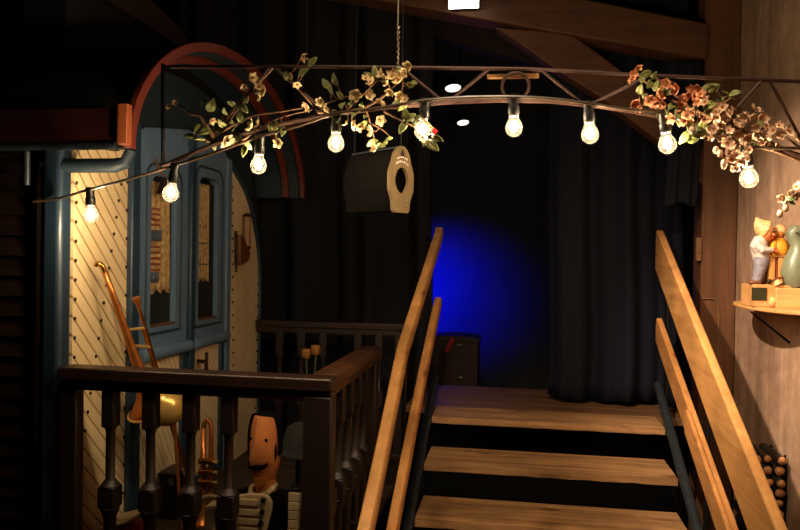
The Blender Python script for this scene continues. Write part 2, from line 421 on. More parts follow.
st = thing('staircase', 'open wooden staircase with pine handrails and steel side pipes', 'stairs', (.17, 2.5, 0))
TX0, TX1 = -.437, .766
for i in range(5):
    yf = 3.854 - .311 * i; z = .752 - .166 * i; d = .275 if i == 0 else .325
    cut = yf + (.13 if i != 1 else .19)
    b = MB(); rr = random.Random(i)
    for y0, y1 in ((yf, cut - .002), (cut + .002, yf + d)):
        # wavy worn front lip
        n = 24; fr = [(TX0 + (TX1 - TX0) * k / n) for k in range(n + 1)]
        T = [(x, y0 + rr.uniform(-.003, .003), z - rr.uniform(0, .003)) for x in fr]
        bk = [(x, y1, z) for x in fr]; lo1 = [(x, y0 + rr.uniform(-.002, .003), z - .034 - rr.uniform(0, .004)) for x in fr]; lo2 = [(x, y1, z - .036) for x in fr]
        V = [[b.bm.verts.new(q) for q in L] for L in (T, bk, lo2, lo1)]
        for a, c in ((0, 1), (1, 2), (2, 3), (3, 0)):
            for k in range(n): b._f([V[a][k], V[a][k + 1], V[c][k + 1], V[c][k]])
        b._f([V[q][0] for q in range(4)]); b._f([V[q][n] for q in range(4)])
    part('tread', b, 'tread', st, 0, None)
for x, y1, z1, lab in ((-.462, 4.2, .905, None), (.791, 4.2, .915, None)):
    part('stringer', MB().tube([(x, y1, z1), (x, y1 - .02, z1 - .01), (x, y1 - z1 / .5, .0)], .023, 14), 'steel', st, 0, 'blue-grey steel stair pipe')
# left handrails: squared, slightly crooked timbers
def rail(pts, w, h):
    b = MB(); P = [Vector(p) for p in pts]; rows = []
    for i, p in enumerate(P):
        d = (P[min(i + 1, len(P) - 1)] - P[max(i - 1, 0)]).normalized(); sd = Vector((1, 0, 0)); u = sd.cross(d)
        prof = []
        for k in range(12):
            a = 2 * PI * k / 12; c_, s_ = math.cos(a), math.sin(a)
            prof.append(p + sd * (w / 2) * math.copysign(abs(c_) ** .45, c_) + u * (h / 2) * math.copysign(abs(s_) ** .45, s_))
        rows.append([b.bm.verts.new(q) for q in prof])
    for A, B in zip(rows, rows[1:]):
        for k in range(12): b._f([A[k], A[(k + 1) % 12], B[(k + 1) % 12], B[k]])
    b._f(rows[0]); b._f(rows[-1][::-1]); return b
part('handrail', rail([(-.472, 4.40, 1.762), (-.470, 4.34, 1.734), (-.477, 3.75, 1.475), (-.489, 3.13, 1.19), (-.476, 2.6, .885), (-.47, 1.95, .485)], .05, .075), 'pine', st, 0, 'round-edged pine handrail')
part('handrail', rail([(-.45, 4.20, 1.345), (-.45, 4.1, 1.30), (-.452, 3.4, .945), (-.45, 2.71, .565), (-.45, 1.95, .16)], .045, .07), 'pine_worn', st)
# right handrails: planks on edge
def plank(x0, x1, top, depth, y_far, y_near, rounded=.05):
    (ya, za), (yb, zb) = top; sl = (za - zb) / (ya - yb)
    f = lambda y: za + (y - ya) * sl
    P = [(x0, y_near, f(y_near)), (x0, y_far - rounded, f(y_far - rounded)), (x0, y_far - rounded * .3, f(y_far) - .012), (x0, y_far, f(y_far) - .05),
         (x0, y_far, f(y_far) - depth), (x0, y_near, f(y_near) - depth)]
    return MB().prism(P, (x1 - x0, 0, 0))
part('handrail', plank(.785, .823, ((4.302, 1.791), (2.328, .806)), .24, 4.318, 1.85), 'pine', st, .008, 'broad pine plank handrail')
part('handrail', plank(.770, .800, ((4.179, 1.303), (2.714, .649)), .144, 4.185, 1.85), 'pine_worn', st, .006, 'lower pine plank rail')
b = plank(.751, .7695, ((4.179, 1.325), (2.714, .668)), .12, 3.37, 1.85, .03); part('rail_batten', b, 'pine_worn', st, .005)
for x, y, z0, z1 in ((-.505, 4.3, .75, 1.70), (-.505, 3.3, .0, 1.25), (-.505, 2.35, .0, .70), (.834, 4.2, .75, 1.60), (.834, 3.3, 0, 1.15), (.834, 2.35, 0, .70)):
    part('rail_post', MB().box((x - .008, y - .025, z0), (x + .008, y + .025, z1)), 'iron', st, .002)
for y, z in ((4.3, 1.69), (3.3, 1.24), (2.36, .69)):
    part('bracket', MB().tube([(-.505, y, z), (-.53, y - .03, z + .03), (-.5, y - .05, z + .03)], .006, 6), 'iron', st)

# ------------------------------------------------------------------ show wagon
WX = -1.61
wg = thing('show_wagon', 'blue and cream wooden show wagon with an arched red-trimmed roof', 'wagon', (-2.8, 3.36, 0))
# long side: lapped boards
b = MB(); z = .40
while z < 2.0:
    b.prism([(-4.4, 2.40, z), (-4.4, 2.372, z + .004), (-4.4, 2.386, z + .074), (-4.4, 2.40, z + .074)], (4.4 - 1.695, 0, 0)); z += .074
part('side_boarding', b, 'siding', wg)
part('body', MB().box((-4.4, 2.40, .30), (-1.63, 4.36, 1.98)), 'blackout', wg)
part('underframe', MB().box((-4.3, 2.5, .0), (-1.75, 4.25, .30)), 'blackout', wg)
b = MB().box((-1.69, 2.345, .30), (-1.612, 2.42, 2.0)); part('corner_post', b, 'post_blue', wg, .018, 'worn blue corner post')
part('corner_strip', MB().box((-1.712, 2.352, .40), (-1.692, 2.40, 1.90)), 'siding', wg, .003)
def yz(pts, x=WX): return [(x, y, z) for y, z in pts]
part('end_panel', MB().prism(yz([(2.42, .34), (2.42, 2.05), (2.79, 2.1), (2.79, .34)]), (-.03, 0, 0)), 'cream', wg, 0, 'cream diagonal-boarded end panel')
rp = [(3.862, .34), (3.862, 2.10), (3.93, 2.068), (4.0, 2.03), (4.09, 1.975), (4.16, 1.905), (4.22, 1.83), (4.28, 1.72), (4.32, 1.62), (4.345, 1.5), (4.35, 1.3), (4.35, .34)]
part('end_panel', MB().prism(yz(rp), (-.03, 0, 0)), 'cream_fine', wg, 0, 'narrow cream end panel with a curved top')
b = MB(); pr = rp[1:-1]
b.tube(yz([(y + .012, z + .012) for y, z in pr] + [(4.362, .34)], WX + .004), .014, 8)
part('edge_trim', b, 'blue_dark', wg)
# lintel wall above door, dim blue, up to the roof arch
A, H, YC, ZS = 1.03, .58, 3.37, 1.97
def arch(a, h, x, n=36, t0=0, t1=PI, zs=ZS): return [(x, YC - a * math.cos(t0 + (t1 - t0) * k / n), zs + h * math.sin(t0 + (t1 - t0) * k / n)) for k in range(n + 1)]
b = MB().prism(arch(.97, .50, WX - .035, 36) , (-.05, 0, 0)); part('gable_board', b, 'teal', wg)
b = MB().prism(yz([(2.78, 2.10), (2.95, 2.16), (3.35, 2.22), (3.75, 2.20), (3.862, 2.14), (3.862, 2.06), (2.78, 2.02)], WX + .002), (-.05, 0, 0)); part('lintel', b, 'blue', wg, .006)
b = MB().box((WX - .05, 2.79, .34), (WX + .025, 2.855, 2.16)); part('door_post', b, 'blue_dark', wg, .006)
b = MB().box((WX - .05, 3.80, .34), (WX + .02, 3.862, 2.14)); part('door_post', b, 'blue', wg, .006)
b = MB().box((WX - .05, 3.335, .34), (WX + .03, 3.385, 2.20)); part('door_stile', b, 'blue_dark', wg, .006)
def door(y0, y1, w0, w1, zb, zt, lab, handle):
    x0, x1 = WX - .04, WX + .008
    # frame with a round-cornered window opening
    b = MB(); out = []; inn = []
    r = .05; z0, z1 = 1.17, 2.135
    def rr_(ya, yb, za, zb_, rad, rb):
        P = []
        for cy, cz, a0, q in ((yb - rad, zb_ - rad, 0, rad), (ya + rad, zb_ - rad, PI / 2, rad), (ya + rb, za + rb, PI, rb), (yb - rb, za + rb, 1.5 * PI, rb)):
            for k in range(7): P.append((cy + q * math.cos(a0 + k * PI / 12), cz + q * math.sin(a0 + k * PI / 12)))
        return P
    I = rr_(w0, w1, zb, zt, .055, .004); O = rr_(y0, y1, z0, z1, .004, .004)
    for (xa, flip) in ((x1, 0), (x0, 1)):
        pass
    vi1 = [b.bm.verts.new((x1, y, z)) for y, z in I]; vo1 = [b.bm.verts.new((x1, y, z)) for y, z in O]
    vi0 = [b.bm.verts.new((x0, y, z)) for y, z in I]; vo0 = [b.bm.verts.new((x0, y, z)) for y, z in O]
    n = len(I)
    for k in range(n):
        q = (k + 1) % n
        b._f([vi1[k], vi1[q], vo1[q], vo1[k]]); b._f([vi1[k], vi0[k], vi0[q], vi1[q]]); b._f([vo1[k], vo1[q], vo0[q], vo0[k]]); b._f([vi0[k], vo0[k], vo0[q], vi0[q]])
    d = part('door', b, 'blue', wg, 0, lab)
    # raised moulding round the window
    Mo = rr_(w0 - .045, w1 + .045, zb - .03, zt + .05, .07, .01)
    pm = [(x1 + .002, y, z) for y, z in Mo]; part('window_moulding', MB().tube(pm + [pm[0], pm[1]], .007, 6), 'blue_dark', d)
    part('pane', MB().box((x0 + .002, w0 - .01, zb - .01), (x0 + .008, w1 + .01, zt + .01)), 'glass_dark', d)
    part('window_sill', MB().box((x0 + .004, w0 + .003, zb - .002), (x1 + .002, w1 - .003, zb + .008)), 'twig', d)
    part('dado_moulding', MB().tube([(x1 + .012, y0, 1.155), (x1 + .012, y1, 1.155)], .030, 12), 'blue', d)
    part('lower_panel', MB().box((x0, y0 + .01, .42), (x1 - .012, y1 - .01, 1.15)), 'cream_fine', d, 0, 'cream boarded lower panel')
    for ya, yb in ((y0, y0 + .04), (y1 - .045, y1)): part('stile', MB().box((x0, ya, .34), (x1 + .004, yb, 1.14)), 'blue_dark', d, .003)
    part('kick_board', MB().box((x0, y0, .34), (x1 + .006, y1, .47)), 'blue_dark', d, .003)
    if handle:
        y = y0 + .075; z = 1.06
        b2 = MB().tube([(x1, y, z), (x1 + .05, y, z)], .008, 8); b2.tube([(x1 + .05, y, z - .05), (x1 + .05, y, z + .045)], [.011, .008], 8); b2.tube([(x1 + .048, y - .05, z), (x1 + .048, y + .01, z)], .006, 8)
        part('door_handle', b2, 'rivet', d, 0, 'dark T-shaped handle')
        part('pull_ring', MB().ring((x1 + .012, y - .02, .955), .022, .005, (1, 0, .2)), 'brass', d)
    return d
door(2.857, 3.333, 2.975, 3.215, 1.275, 1.955, 'left blue door leaf', False)
door(3.387, 3.798, 3.462, 3.705, 1.265, 2.005, 'right blue door leaf with a handle', True)
# rivets
b = MB()
def rivets(y0, z0, y1, z1, n):
    for k in range(n):
        f = k / (n - 1); c = (WX + .003, y0 + (y1 - y0) * f, z0 + (z1 - z0) * f); b.ell(c, (.005, .006, .0075), 8, 6)
rivets(2.752, 1.954, 2.455, .72, 19); rivets(2.432, 1.93, 2.432, .5, 21); rivets(2.782, 1.9, 2.782, .6, 12)
rivets(3.90, 1.99, 3.97, .6, 20); rivets(4.335, 1.50, 4.325, .5, 15)
part('rivets', b, 'rivet', wg)
# roof: barrel shell, overhanging the porch end
XO = -1.33
b = MB(); n = 40
def shell(x0, x1, a1, h1, a0, h0):
    o0, o1 = arch(a1, h1, x0, n), arch(a1, h1, x1, n); i0, i1 = arch(a0, h0, x0, n), arch(a0, h0, x1, n)
    V = [[b.bm.verts.new(p) for p in L] for L in (o0, o1, i1, i0)]
    for a, c in ((0, 1), (1, 2), (2, 3), (3, 0)):
        for k in range(n): b._f([V[a][k], V[a][k + 1], V[c][k + 1], V[c][k]])
    b._f([V[q][0] for q in range(4)]); b._f([V[q][n] for q in range(4)])
shell(-4.4, XO - .03, A + .01, H + .01, A - .012, H - .012); part('roof', b, 'tar', wg, 0, 'black barrel roof')
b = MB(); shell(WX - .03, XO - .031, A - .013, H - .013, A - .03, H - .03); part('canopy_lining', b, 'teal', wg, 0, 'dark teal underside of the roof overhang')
b = MB(); shell(XO - .028, XO, A + .022, H + .022, A - .018, H - .018); part('roof_trim', b, 'red', wg, .004, 'red-orange arched roof trim')
b = MB(); shell(XO - .125, XO - .09, A - .031, H - .031, A - .066, H - .066); part('roof_trim', b, 'red', wg, .003, 'inner red roof trim')
part('eave_board', MB().box((-4.4, YC - A - .028, 1.99), (XO - .05, YC - A + .0, 2.108)), 'red_dark', wg, .004, 'dark red eave board')
part('gutter', MB().tube([(-4.4, YC - A - .03, 1.975), (XO - .05, YC - A - .03, 1.975)], .014, 10), 'steel', wg)
part('eave_block', MB().box((XO - .028, YC - A - .06, 1.975), (XO + .008, YC - A - .024, 2.115)), 'orange_wood', wg, .003, 'orange-brown end block')
part('eave_beam', MB().tube([(-1.70, 2.375, 1.915), (-1.42, 2.375, 1.915), (-1.375, 2.37, 1.925), (-1.352, 2.365, 1.97)], [.026, .026, .024, .02], 10), 'teal', wg, 0, 'blue bracket under the eave')
part('drain_spout', MB().tube([(-1.735, 2.33, 1.96), (-1.735, 2.33, 1.84)], .012, 10), 'steel', wg)
# raised clerestory on the roof
b = MB().box((-4.4, 2.86, 2.42), (-1.95, 3.88, 2.80)); part('clerestory', b, 'tar', wg)
for k in range(4): part('clerestory_window', MB().box((-4.2 + k * .55, 2.845, 2.56), (-3.8 + k * .55, 2.862, 2.74)), 'glass_dark', wg)
b = MB(); P = [(-4.45, YC - .62 * math.cos(PI * k / 16), 2.78 + .14 * math.sin(PI * k / 16)) for k in range(17)]
b.prism(P, (2.55, 0, 0)); part('clerestory_roof', b, 'beam_dark', wg)

# lace curtains in the door windows
def lacecurtain(y0, y1, z0, z1, lab, bands):
    t = thing('lace_curtain', lab, 'curtain', (WX + .012, (y0 + y1) / 2, z0))
    rows = []
    for j in range(13):
        f = j / 12; row = []
        for i in range(33):
            g = i / 32; y = y0 + (y1 - y0) * (g * (.92 + .08 * (1 - f)))
            z = z0 + (z1 - z0) * f + (.012 * math.cos(g * 2 * PI * 2.5) if j == 0 else 0)
            row.append((WX - .012 + .007 * math.sin(g * 26 + f * .6), y, z))
        rows.append(row)
    part('cloth', MB().grid(rows), 'lace', t, 0, None, True, .002)
    for z, h, ya, yb, mt, lb in bands:
        rows = [[(WX - .003 + .004 * math.sin(i * 1.3), ya + (yb - ya) * i / 12, z + h * j) for i in range(13)] for j in range(2)]
        part('band', MB().grid(rows), mt, t, 0, lb, True, .002)
    return t
bd = [(1.80 - k * .024, .010, 2.985, 3.075, 'band_red', None) for k in range(4)] + [(1.66, .05, 2.985, 3.09, 'band_blue', 'blue-grey band')] + [(1.63 - k * .026, .010, 2.985, 3.08, 'band_red', None) for k in range(5)] + [(1.475, .045, 2.985, 3.07, 'band_blue', 'blue-grey band')]
lacecurtain(2.978, 3.185, 1.43, 1.93, 'beige lace curtain with red and blue bands in left wagon door', bd)
lacecurtain(3.468, 3.62, 1.47, 1.97, 'plain beige lace curtain in the right wagon door', [(1.66, .006, 3.475, 3.61, 'band_blue', None), (1.55, .006, 3.475, 3.61, 'band_blue', None)])
# cow bell hanging from left door top
t = thing('hanging_bell', 'small dark bell at the top of the left door curtain', 'bell', (WX + .05, 3.0, 1.86))
part('bell', lathe(MB(), [(.07, .006), (.06, .022), (.02, .032), (0, .040)], (WX + .06, 3.0, 1.87), (0, 0, 1)), 'rivet', t)
part('clapper', MB().ell((WX + .06, 3.0, 1.868), .012), 'rivet', t)
part('strap', MB().tube([(WX + .06, 3.0, 1.935), (WX + .02, 3.0, 2.0), (WX + .006, 3.0, 2.03)], .005, 6), 'leather', t)

# objects hanging on the narrow right panel
q = atx(240, 250, WX + .03)
t = thing('powder_horn', 'brown leather horn hanging on the narrow cream panel', 'horn', (q.x, q.y, q.z - .1))
P = [atx(u, v, WX + .018) for u, v in ((236, 234), (238, 235), (240, 240), (243, 245), (246, 252), (246, 257), (244, 261), (240, 264), (236.5, 265), (236, 250))]
part('pouch', MB().prism(P, (.028, 0, 0)), 'leather', t, .006)
part('rod', MB().tube([atx(236.3, 231, WX + .02), atx(236.3, 272, WX + .02)], .007, 8), 'rivet', t)
part('peg', MB().tube([atx(236.3, 233, WX - .004), atx(236.3, 233, WX + .03)], .006, 8), 'rivet', t)
a_, b_ = atx(247.3, 217, WX + .03), atx(247, 246, WX + .03)
t = thing('wooden_roller', 'pinkish wooden roller with dark ends on the cream panel', 'roller', b_)
part('roller', MB().tube([a_, b_], .022, 14), 'roller', t)
for e, o in ((a_, 1), (b_, -1)): part('end_cap', MB().tube([e, e + Vector((0, 0, .02 * o))], [.025, .018], 14), 'rivet', t)
for e in (a_, b_): part('cord', MB().tube([e + Vector((0, 0, .0)), e + Vector((-.02, .06, .03)), e + Vector((-.032, .09, .03))], .003, 6), 'rivet', t)

# ------------------------------------------------------------------ porch
PZ = .42
pc = thing('porch', 'dark stained porch with turned balusters in front of the wagon', 'porch', (-1.1, 3.3, 0))
for k in range(14):
    y = 2.30 + k * .15; part('deck_board', MB().box((-1.595, y, PZ - .03), (-.61, y + .147, PZ)), 'deck', pc, .003)
for x in (-1.5, -.72):
    for y in (2.4, 4.25): part('support', MB().box((x, y, 0), (x + .08, y + .08, PZ - .031)), 'blackout', pc)
RT = 1.195
def baluster(x, y, zt, mat='baluster', parent=pc):
    b = MB(); h = .017
    b.box((x - .031, y - .031, .70), (x + .031, y + .031, .775))
    b.tube([(x, y, .775), (x, y, .788), (x, y, .80), (x, y, .97), (x, y, .985)], [.038, .027, .0175, .0175, .023], 8)
    b.box((x - .024, y - .024, .985), (x + .024, y + .024, zt))
    b.tube([(x, y, PZ), (x, y, .50), (x, y, .66), (x, y, .70)], [.024, .018, .022, .036], 12)
    return part('baluster', b, mat, parent, .004)
front = MB()
def hrail(b, p, q, w=.09, h=.045, drop=.10):
    b.beam(p, q, w, h); lo = Vector((0, 0, -drop / 2 - .0)); b.beam(Vector(p) + Vector((0, 0, -h / 2 - .018)), Vector(q) + Vector((0, 0, -h / 2 - .018)), w * .62, .036)
hrail(front, (-1.60, 2.36, RT - .022), (-.60, 2.36, RT - .022)); part('front_rail', front, 'rail', pc, .007)
b = MB(); hrail(b, (-.65, 2.408, RT - .022), (-.65, 3.25, RT - .022)); part('side_rail', b, 'rail_y', pc, .007)
b = MB(); hrail(b, (-1.60, 4.32, RT - .012), (-.66, 4.32, RT - .012), .07, .04)
b.ring((-.655, 4.32, RT - .045), .03, .022, (0, 1, 0), -.6, PI * .9, 14); part('rear_rail', b, 'rail', pc, .006)
part('corner_post', MB().box((-1.60, 2.335, PZ), (-1.535, 2.385, 1.132)), 'baluster', pc, .004)
part('corner_post', MB().box((-.70, 2.325, PZ), (-.60, 2.395, 1.132)), 'baluster', pc, .006)
part('end_post', MB().box((-.69, 3.17, PZ), (-.615, 3.24, 1.132)), 'baluster', pc, .006)
part('end_post', MB().box((-.72, 4.285, PZ), (-.65, 4.355, 1.14)), 'baluster', pc, .006)
for x in (-1.415, -1.262, -1.112, -.972): baluster(x, 2.36, 1.134)
for y in (2.47, 2.62, 2.77, 2.92, 3.06): baluster(-.65, y, 1.134)
for x in (-1.45, -1.31, -1.17, -.95, -.82): baluster(x, 4.32, 1.14)

# ------------------------------------------------------------------ instruments on the porch
# trombone leaning on the end panel
top = atx(104, 269, WX + .07); mid = atx(131, 342, WX + .09); bell = atx(153, 409, WX + .17)
tb = thing('trombone', 'brass trombone leaning against the cream wagon panel, bell down', 'trombone', (bell.x, bell.y, PZ))
d = (bell - top).normalized()
stop_ = atx(186, 470, WX + .2); shd = atx(139.5, 309, WX + .13)
b = MB()
pts = [top + d * (L * (bell - top).length) for L in (.02, .2, .4, .58, .74, .84, .91, .96, 1.0)]
b.tube(pts, [.010, .0115, .0135, .017, .023, .034, .052, .075, .098], 24, False)
part('bell_tube', b, 'brass_red', tb, 0, 'reddish brass flared bell', True, .002)
part('bell_rim', MB().ring(bell, .098, .005, d), 'gold', tb)
# tuning bow at the top, curving back to the slide
n_ = Vector((-.9, -.1, 0)).normalized()
bowpts = [top + n_ * .015 * (1 - math.cos(a)) - d * .022 * math.sin(a) for a in [PI * .8 * k / 10 for k in range(11)]]
part('tuning_bow', MB().tube([top + d * .012] + bowpts, .0095, 12), 'brass', tb)
part('slide', MB().tube([shd, shd + (stop_ - shd) * .5, stop_], .0075, 10), 'brass', tb)
off = Vector((-.03, .035, .0))
part('slide', MB().tube([shd + off + (stop_ - shd) * .12, stop_ + off], .0075, 10), 'brass', tb)
part('slide_bow', MB().tube([stop_, stop_ + (stop_ - shd).normalized() * .03, stop_ + off * .5 + (stop_ - shd).normalized() * .04, stop_ + off + (stop_ - shd).normalized() * .03, stop_ + off], .009, 10), 'gold', tb)
part('mouthpiece', lathe(MB(), [(0, .008), (.02, .009), (.035, .016), (.05, .017)], shd, (shd - stop_)), 'brass_red', tb)
for f1, f2 in ((.42, .11), (.53, .22)):
    part('brace', MB().tube([top + (bell - top) * f1, shd + (stop_ - shd) * f2], .006, 8), 'gold', tb)
# large golden gong-shaped horn beside it, seen through the balusters
hc = atx(166, 407, WX + .24)
hn = thing('hunting_horn', 'shiny golden horn bowl seen between the second and third porch balusters', 'horn', (hc.x, hc.y, PZ))
b = MB(); ax = Vector((-.55, .1, -.62)).normalized()
lathe(b, [(-.077, .006), (-.072, .028), (-.058, .050), (-.035, .068), (0, .077), (.035, .068), (.058, .050), (.074, .028), (.088, .014), (.13, .009)], hc, ax, 28)
part('bowl', b, 'gold', hn)
ft = Vector((hc.x + .05, hc.y + .06, PZ))
part('stand_rod', MB().tube([hc + Vector((.02, .03, -.05)), ft], .007, 8), 'brass_red', hn)
part('stand_foot', lathe(MB(), [(0, .05), (.01, .048), (.02, .012)], ft, (0, 0, 1)), 'iron', hn)
# trumpet standing on its bell
tp = atz(203, 520, PZ + .001); tp = Vector((-1.30, 2.98, PZ))
q = aty(203, 470, 2.98); tp = Vector((q.x, 2.98, PZ))
tr = thing('trumpet', 'small brass trumpet standing upright on its bell by the wagon door', 'trumpet', tp)
part('bell', lathe(MB(), [(0, .055), (.01, .045), (.04, .026), (.09, .016), (.16, .012), (.42, .011)], tp, (0, 0, 1), 20, False), 'brass_red', tr, 0, None, True, .002)
part('bow', MB().tube([tp + Vector((0, 0, .42)), tp + Vector((.004, 0, .445)), tp + Vector((.018, 0, .46)), tp + Vector((.032, 0, .445)), tp + Vector((.036, 0, .42)), tp + Vector((.036, 0, .12)), tp + Vector((.03, 0, .10))], .011, 12), 'brass_red', tr)
for k in range(3):
    zz = .19 + k * .045
    part('valve', MB().tube([tp + Vector((-.01, -.018, zz)), tp + Vector((.055, -.018, zz))], .013, 12), 'brass', tr)
    part('valve_button', MB().tube([tp + Vector((.055, -.018, zz)), tp + Vector((.072, -.018, zz))], [.005, .009], 10), 'gold', tr)
# black case
c = Vector((-1.47, 3.1, PZ)); q = aty(173, 470, 3.05)
t = thing('instrument_case', 'small black case on the porch floor under the trombone slide', 'case', (q.x, 3.05, PZ))
part('body', MB().box((q.x - .045, 3.0, PZ), (q.x + .045, 3.14, q.z - .03)), 'black', t, .006)
part('lid', MB().box((q.x - .048, 2.997, q.z - .029), (q.x + .048, 3.143, q.z)), 'black', t, .006)
part('clasp', MB().box((q.x + .01, 2.99, q.z - .05), (q.x + .03, 2.9965, q.z - .02)), 'wire', t)
# red box
q = aty(124, 520, 2.56)
t = thing('red_box', 'red wooden box with a pale slanted lid on the porch floor', 'box', (q.x, 2.56, PZ))
part('body', MB().box((q.x - .055, 2.50, PZ), (q.x + .05, 2.64, q.z - .02)), 'red_paint', t, .004)
part('lid', MB().hexa([(q.x - .06, 2.49, q.z - .018), (q.x + .055, 2.49, q.z + .015), (q.x + .055, 2.65, q.z + .015), (q.x - .06, 2.65, q.z - .018), (q.x - .06, 2.49, q.z - .008), (q.x + .055, 2.49, q.z + .025), (q.x + .055, 2.65, q.z + .025), (q.x - .06, 2.65, q.z - .008)]), 'ivory', t, .002, 'pale lid')

# ------------------------------------------------------------------ puppet musician
hd = aty(264, 448, 2.66)
pu = thing('puppet_musician', 'carved wooden puppet man with black moustache and bow tie', 'puppet', (hd.x, hd.y, PZ))
ROT = Matrix.Rotation(math.radians(-12), 3, 'Z')
def hp(x, y, z): return hd + ROT @ Vector((x, y, z))
def hw(z):                                     # half width and ridge depth of the wedge-shaped head at height z
    f = (z + .138) / .262
    w = .062 * (1 - abs(2 * f - 1.08) ** 3.2 * .38) * (.80 + .20 * min(1, f / .35))
    K = [(0, .052), (.12, .070), (.24, .066), (.30, .078), (.36, .098), (.46, .092), (.62, .074), (.82, .060), (1, .046)]
    for (a, da), (b2, db) in zip(K, K[1:]):
        if f <= b2: return w, da + (db - da) * (f - a) / (b2 - a)
    return w, K[-1][1]
def onface(xx, z, out=0):
    w, D = hw(z); return hp(w * xx, -D * (1 - abs(xx)) ** .85 - out, z)
def headmesh():
    b = MB(); rows = []; S, Rr = 40, 34
    for i in range(Rr + 1):
        z = -.138 + .262 * i / Rr; w, D = hw(z); row = []
        for k in range(S):
            a = 2 * PI * k / S; xx = math.cos(a)
            row.append(b.bm.verts.new(onface(xx, z) if math.sin(a) < 0 else hp(w * xx, .068 * math.sin(a), z)))
        rows.append(row)
    for P, Q in zip(rows, rows[1:]):
        for k in range(S): b._f([P[k], P[(k + 1) % S], Q[(k + 1) % S], Q[k]])
    b._f(rows[-1]); b._f(rows[0][::-1])
    b.tube([hp(0, .012, -.12), hp(0, .016, -.145), hp(0, .018, -.175)], [.040, .038, .046], 16)
    return b
head = part('head', headmesh(), 'skin', pu, 0, 'wedge-shaped orange-brown head')
for s in (-1, 1):
    part('eye', MB().ell(onface(.52 * s, .042, .001), (.007, .004, .006), 12, 8), 'suit', head)
    part('ear', MB().ell(hp(.060 * s, .006, .0), (.008, .012, .030), 12, 8), 'skin', head)
    part('sideburn', MB().ell(hp(.0605 * s, -.014, -.005), (.004, .006, .034), 10, 8), 'suit', head)
b = MB()
for s in (-1, 1): b.tube([onface(.0, -.050, .004), onface(.2 * s, -.054, .004), onface(.45 * s, -.058, .004), onface(.62 * s, -.052, .003), onface(.66 * s, -.042, .002)], [.008, .0105, .0095, .006, .002], 8)
part('moustache', b, 'suit', head, 0, 'black curled moustache')
b = MB()
for s in (-1, 1): b.tube([onface(0, -.072, .001), onface(.2 * s, -.072, .001), onface(.36 * s, -.069, .0)], [.009, .008, .003], 8)
part('lips', b, 'lips', head, 0, 'red lips')
b = MB(); rows = []
for i in range(13):
    z = -.02 + .148 * i / 12; w, D = hw(min(z, .124)); row = []
    for k in range(25):
        a = -.12 + (PI + .24) * k / 24; row.append(hp((w + .006) * math.cos(a), .076 * math.sin(a), z))
    rows.append(row)
b.grid(rows); top_ = [hp((hw(.124)[0] + .004) * math.cos(a), .074 * math.sin(a) + (0 if math.sin(a) > 0 else .0), .128) for a in [-.12 + (PI + .24) * k / 24 for k in range(25)]]
b._f([b.bm.verts.new(p) for p in top_])
part('hair', b, 'suit', head, 0, 'painted black hair', True, .004)
# body
b = MB(); base = Vector((hd.x, hd.y + .02, PZ))
hN = hd.z - .165 - PZ
lathe(b, [(0, .075), (hN * .3, .085), (hN * .7, .10), (hN * .9, .085), (hN, .045)], base, (0, 0, 1), 24)
for s in (-1, 1):
    sh = base + Vector((.09 * s, 0, hN * .86)); el = base + Vector((.155 * s, -.03, hN * .35)); ha = base + Vector((.12 * s, -.085, hN * .42))
    b.tube([sh - Vector((.03 * s, 0, 0)), sh, (sh + el) / 2, el, ha], [.045, .042, .034, .028, .022], 12)
body = part('body', b, 'suit', pu, 0, 'black suited body')
part('collar', MB().tube([hp(-.045, -.012, -.155), hp(-.03, -.045, -.165), hp(0, -.056, -.172), hp(.03, -.045, -.165), hp(.045, -.012, -.150), hp(.03, .04, -.15), hp(-.03, .04, -.15), hp(-.045, -.012, -.155)], .011, 8), 'ivory', pu, 0, 'cream collar')
b = MB()
for s in (-1, 1): b.tube([hp(0, -.072, -.186), hp(.05 * s, -.074, -.186)], [.008, .026], 10)
b.ell(hp(0, -.074, -.186), .011); part('bow_tie', b, 'black', pu, 0, 'black bow tie')
for s in (-1, 1):
    b = MB(); ha = base + Vector((.12 * s, -.085, hN * .42)); b.ell(ha, (.022, .018, .026), 12, 8)
    for k in range(4): b.tube([ha + Vector(((k - 1.5) * .010, -.01, -.01)), ha + Vector(((k - 1.5) * .012, -.030, -.022)), ha + Vector(((k - 1.5) * .012, -.028, -.045 + abs(k - 1.5) * .004))], [.006, .0055, .004], 8)
    b.tube([ha + Vector((-.018 * s, -.006, .006)), ha + Vector((-.032 * s, -.022, .0))], [.006, .004], 8)
    part('hand', b, 'skin', pu)

# accordion lying upright in front of the puppet
AY = 2.545
def ap(u, v, y=AY): return aty(u, v, y)
ac = thing('accordion', 'old cream accordion with yellowed keys and black buttons behind balusters', 'accordion', (ap(245, 500).x, AY + .02, PZ))
zb = PZ + .0
pl = [(236, 496), (250, 494), (262, 494.5), (268, 497), (271.5, 503), (271, 512), (268.5, 522), (266, 532)]
P = [ap(u, v) for u, v in pl]; P += [Vector((P[-1].x - .01, AY, zb)), Vector((P[0].x, AY, zb))]
part('front_plate', MB().prism(P, (0, .02, 0)), 'ivory', ac, .004, 'cream plate with a curved edge')
for k, v in enumerate((498, 508, 517, 526, 535)):
    a_, b_ = ap(239, v), ap(258.5, v + 7.6); part('key', MB().box((a_.x, AY - .010, b_.z), (b_.x, AY - .0005, a_.z)), 'key', ac, .002)
for u, v in ((262, 500), (260.8, 511.5), (259.5, 523)): c = ap(u + 1.5, v, AY - .004); part('button', MB().tube([c, c + Vector((0, -.012, 0))], [.0105, .008], 14), 'black', ac, 0)
b = MB()
for k in range(7):
    x0 = ap(236, 500).x - .012 - k * .011; b.box((x0, AY + .01, zb), (x0 + (.008 if k % 2 else .0105), AY + (.075 if k % 2 else .085), ap(236, 505).z))
part('bellows', b, 'bellows', ac, .001, 'dark red pleated bellows')
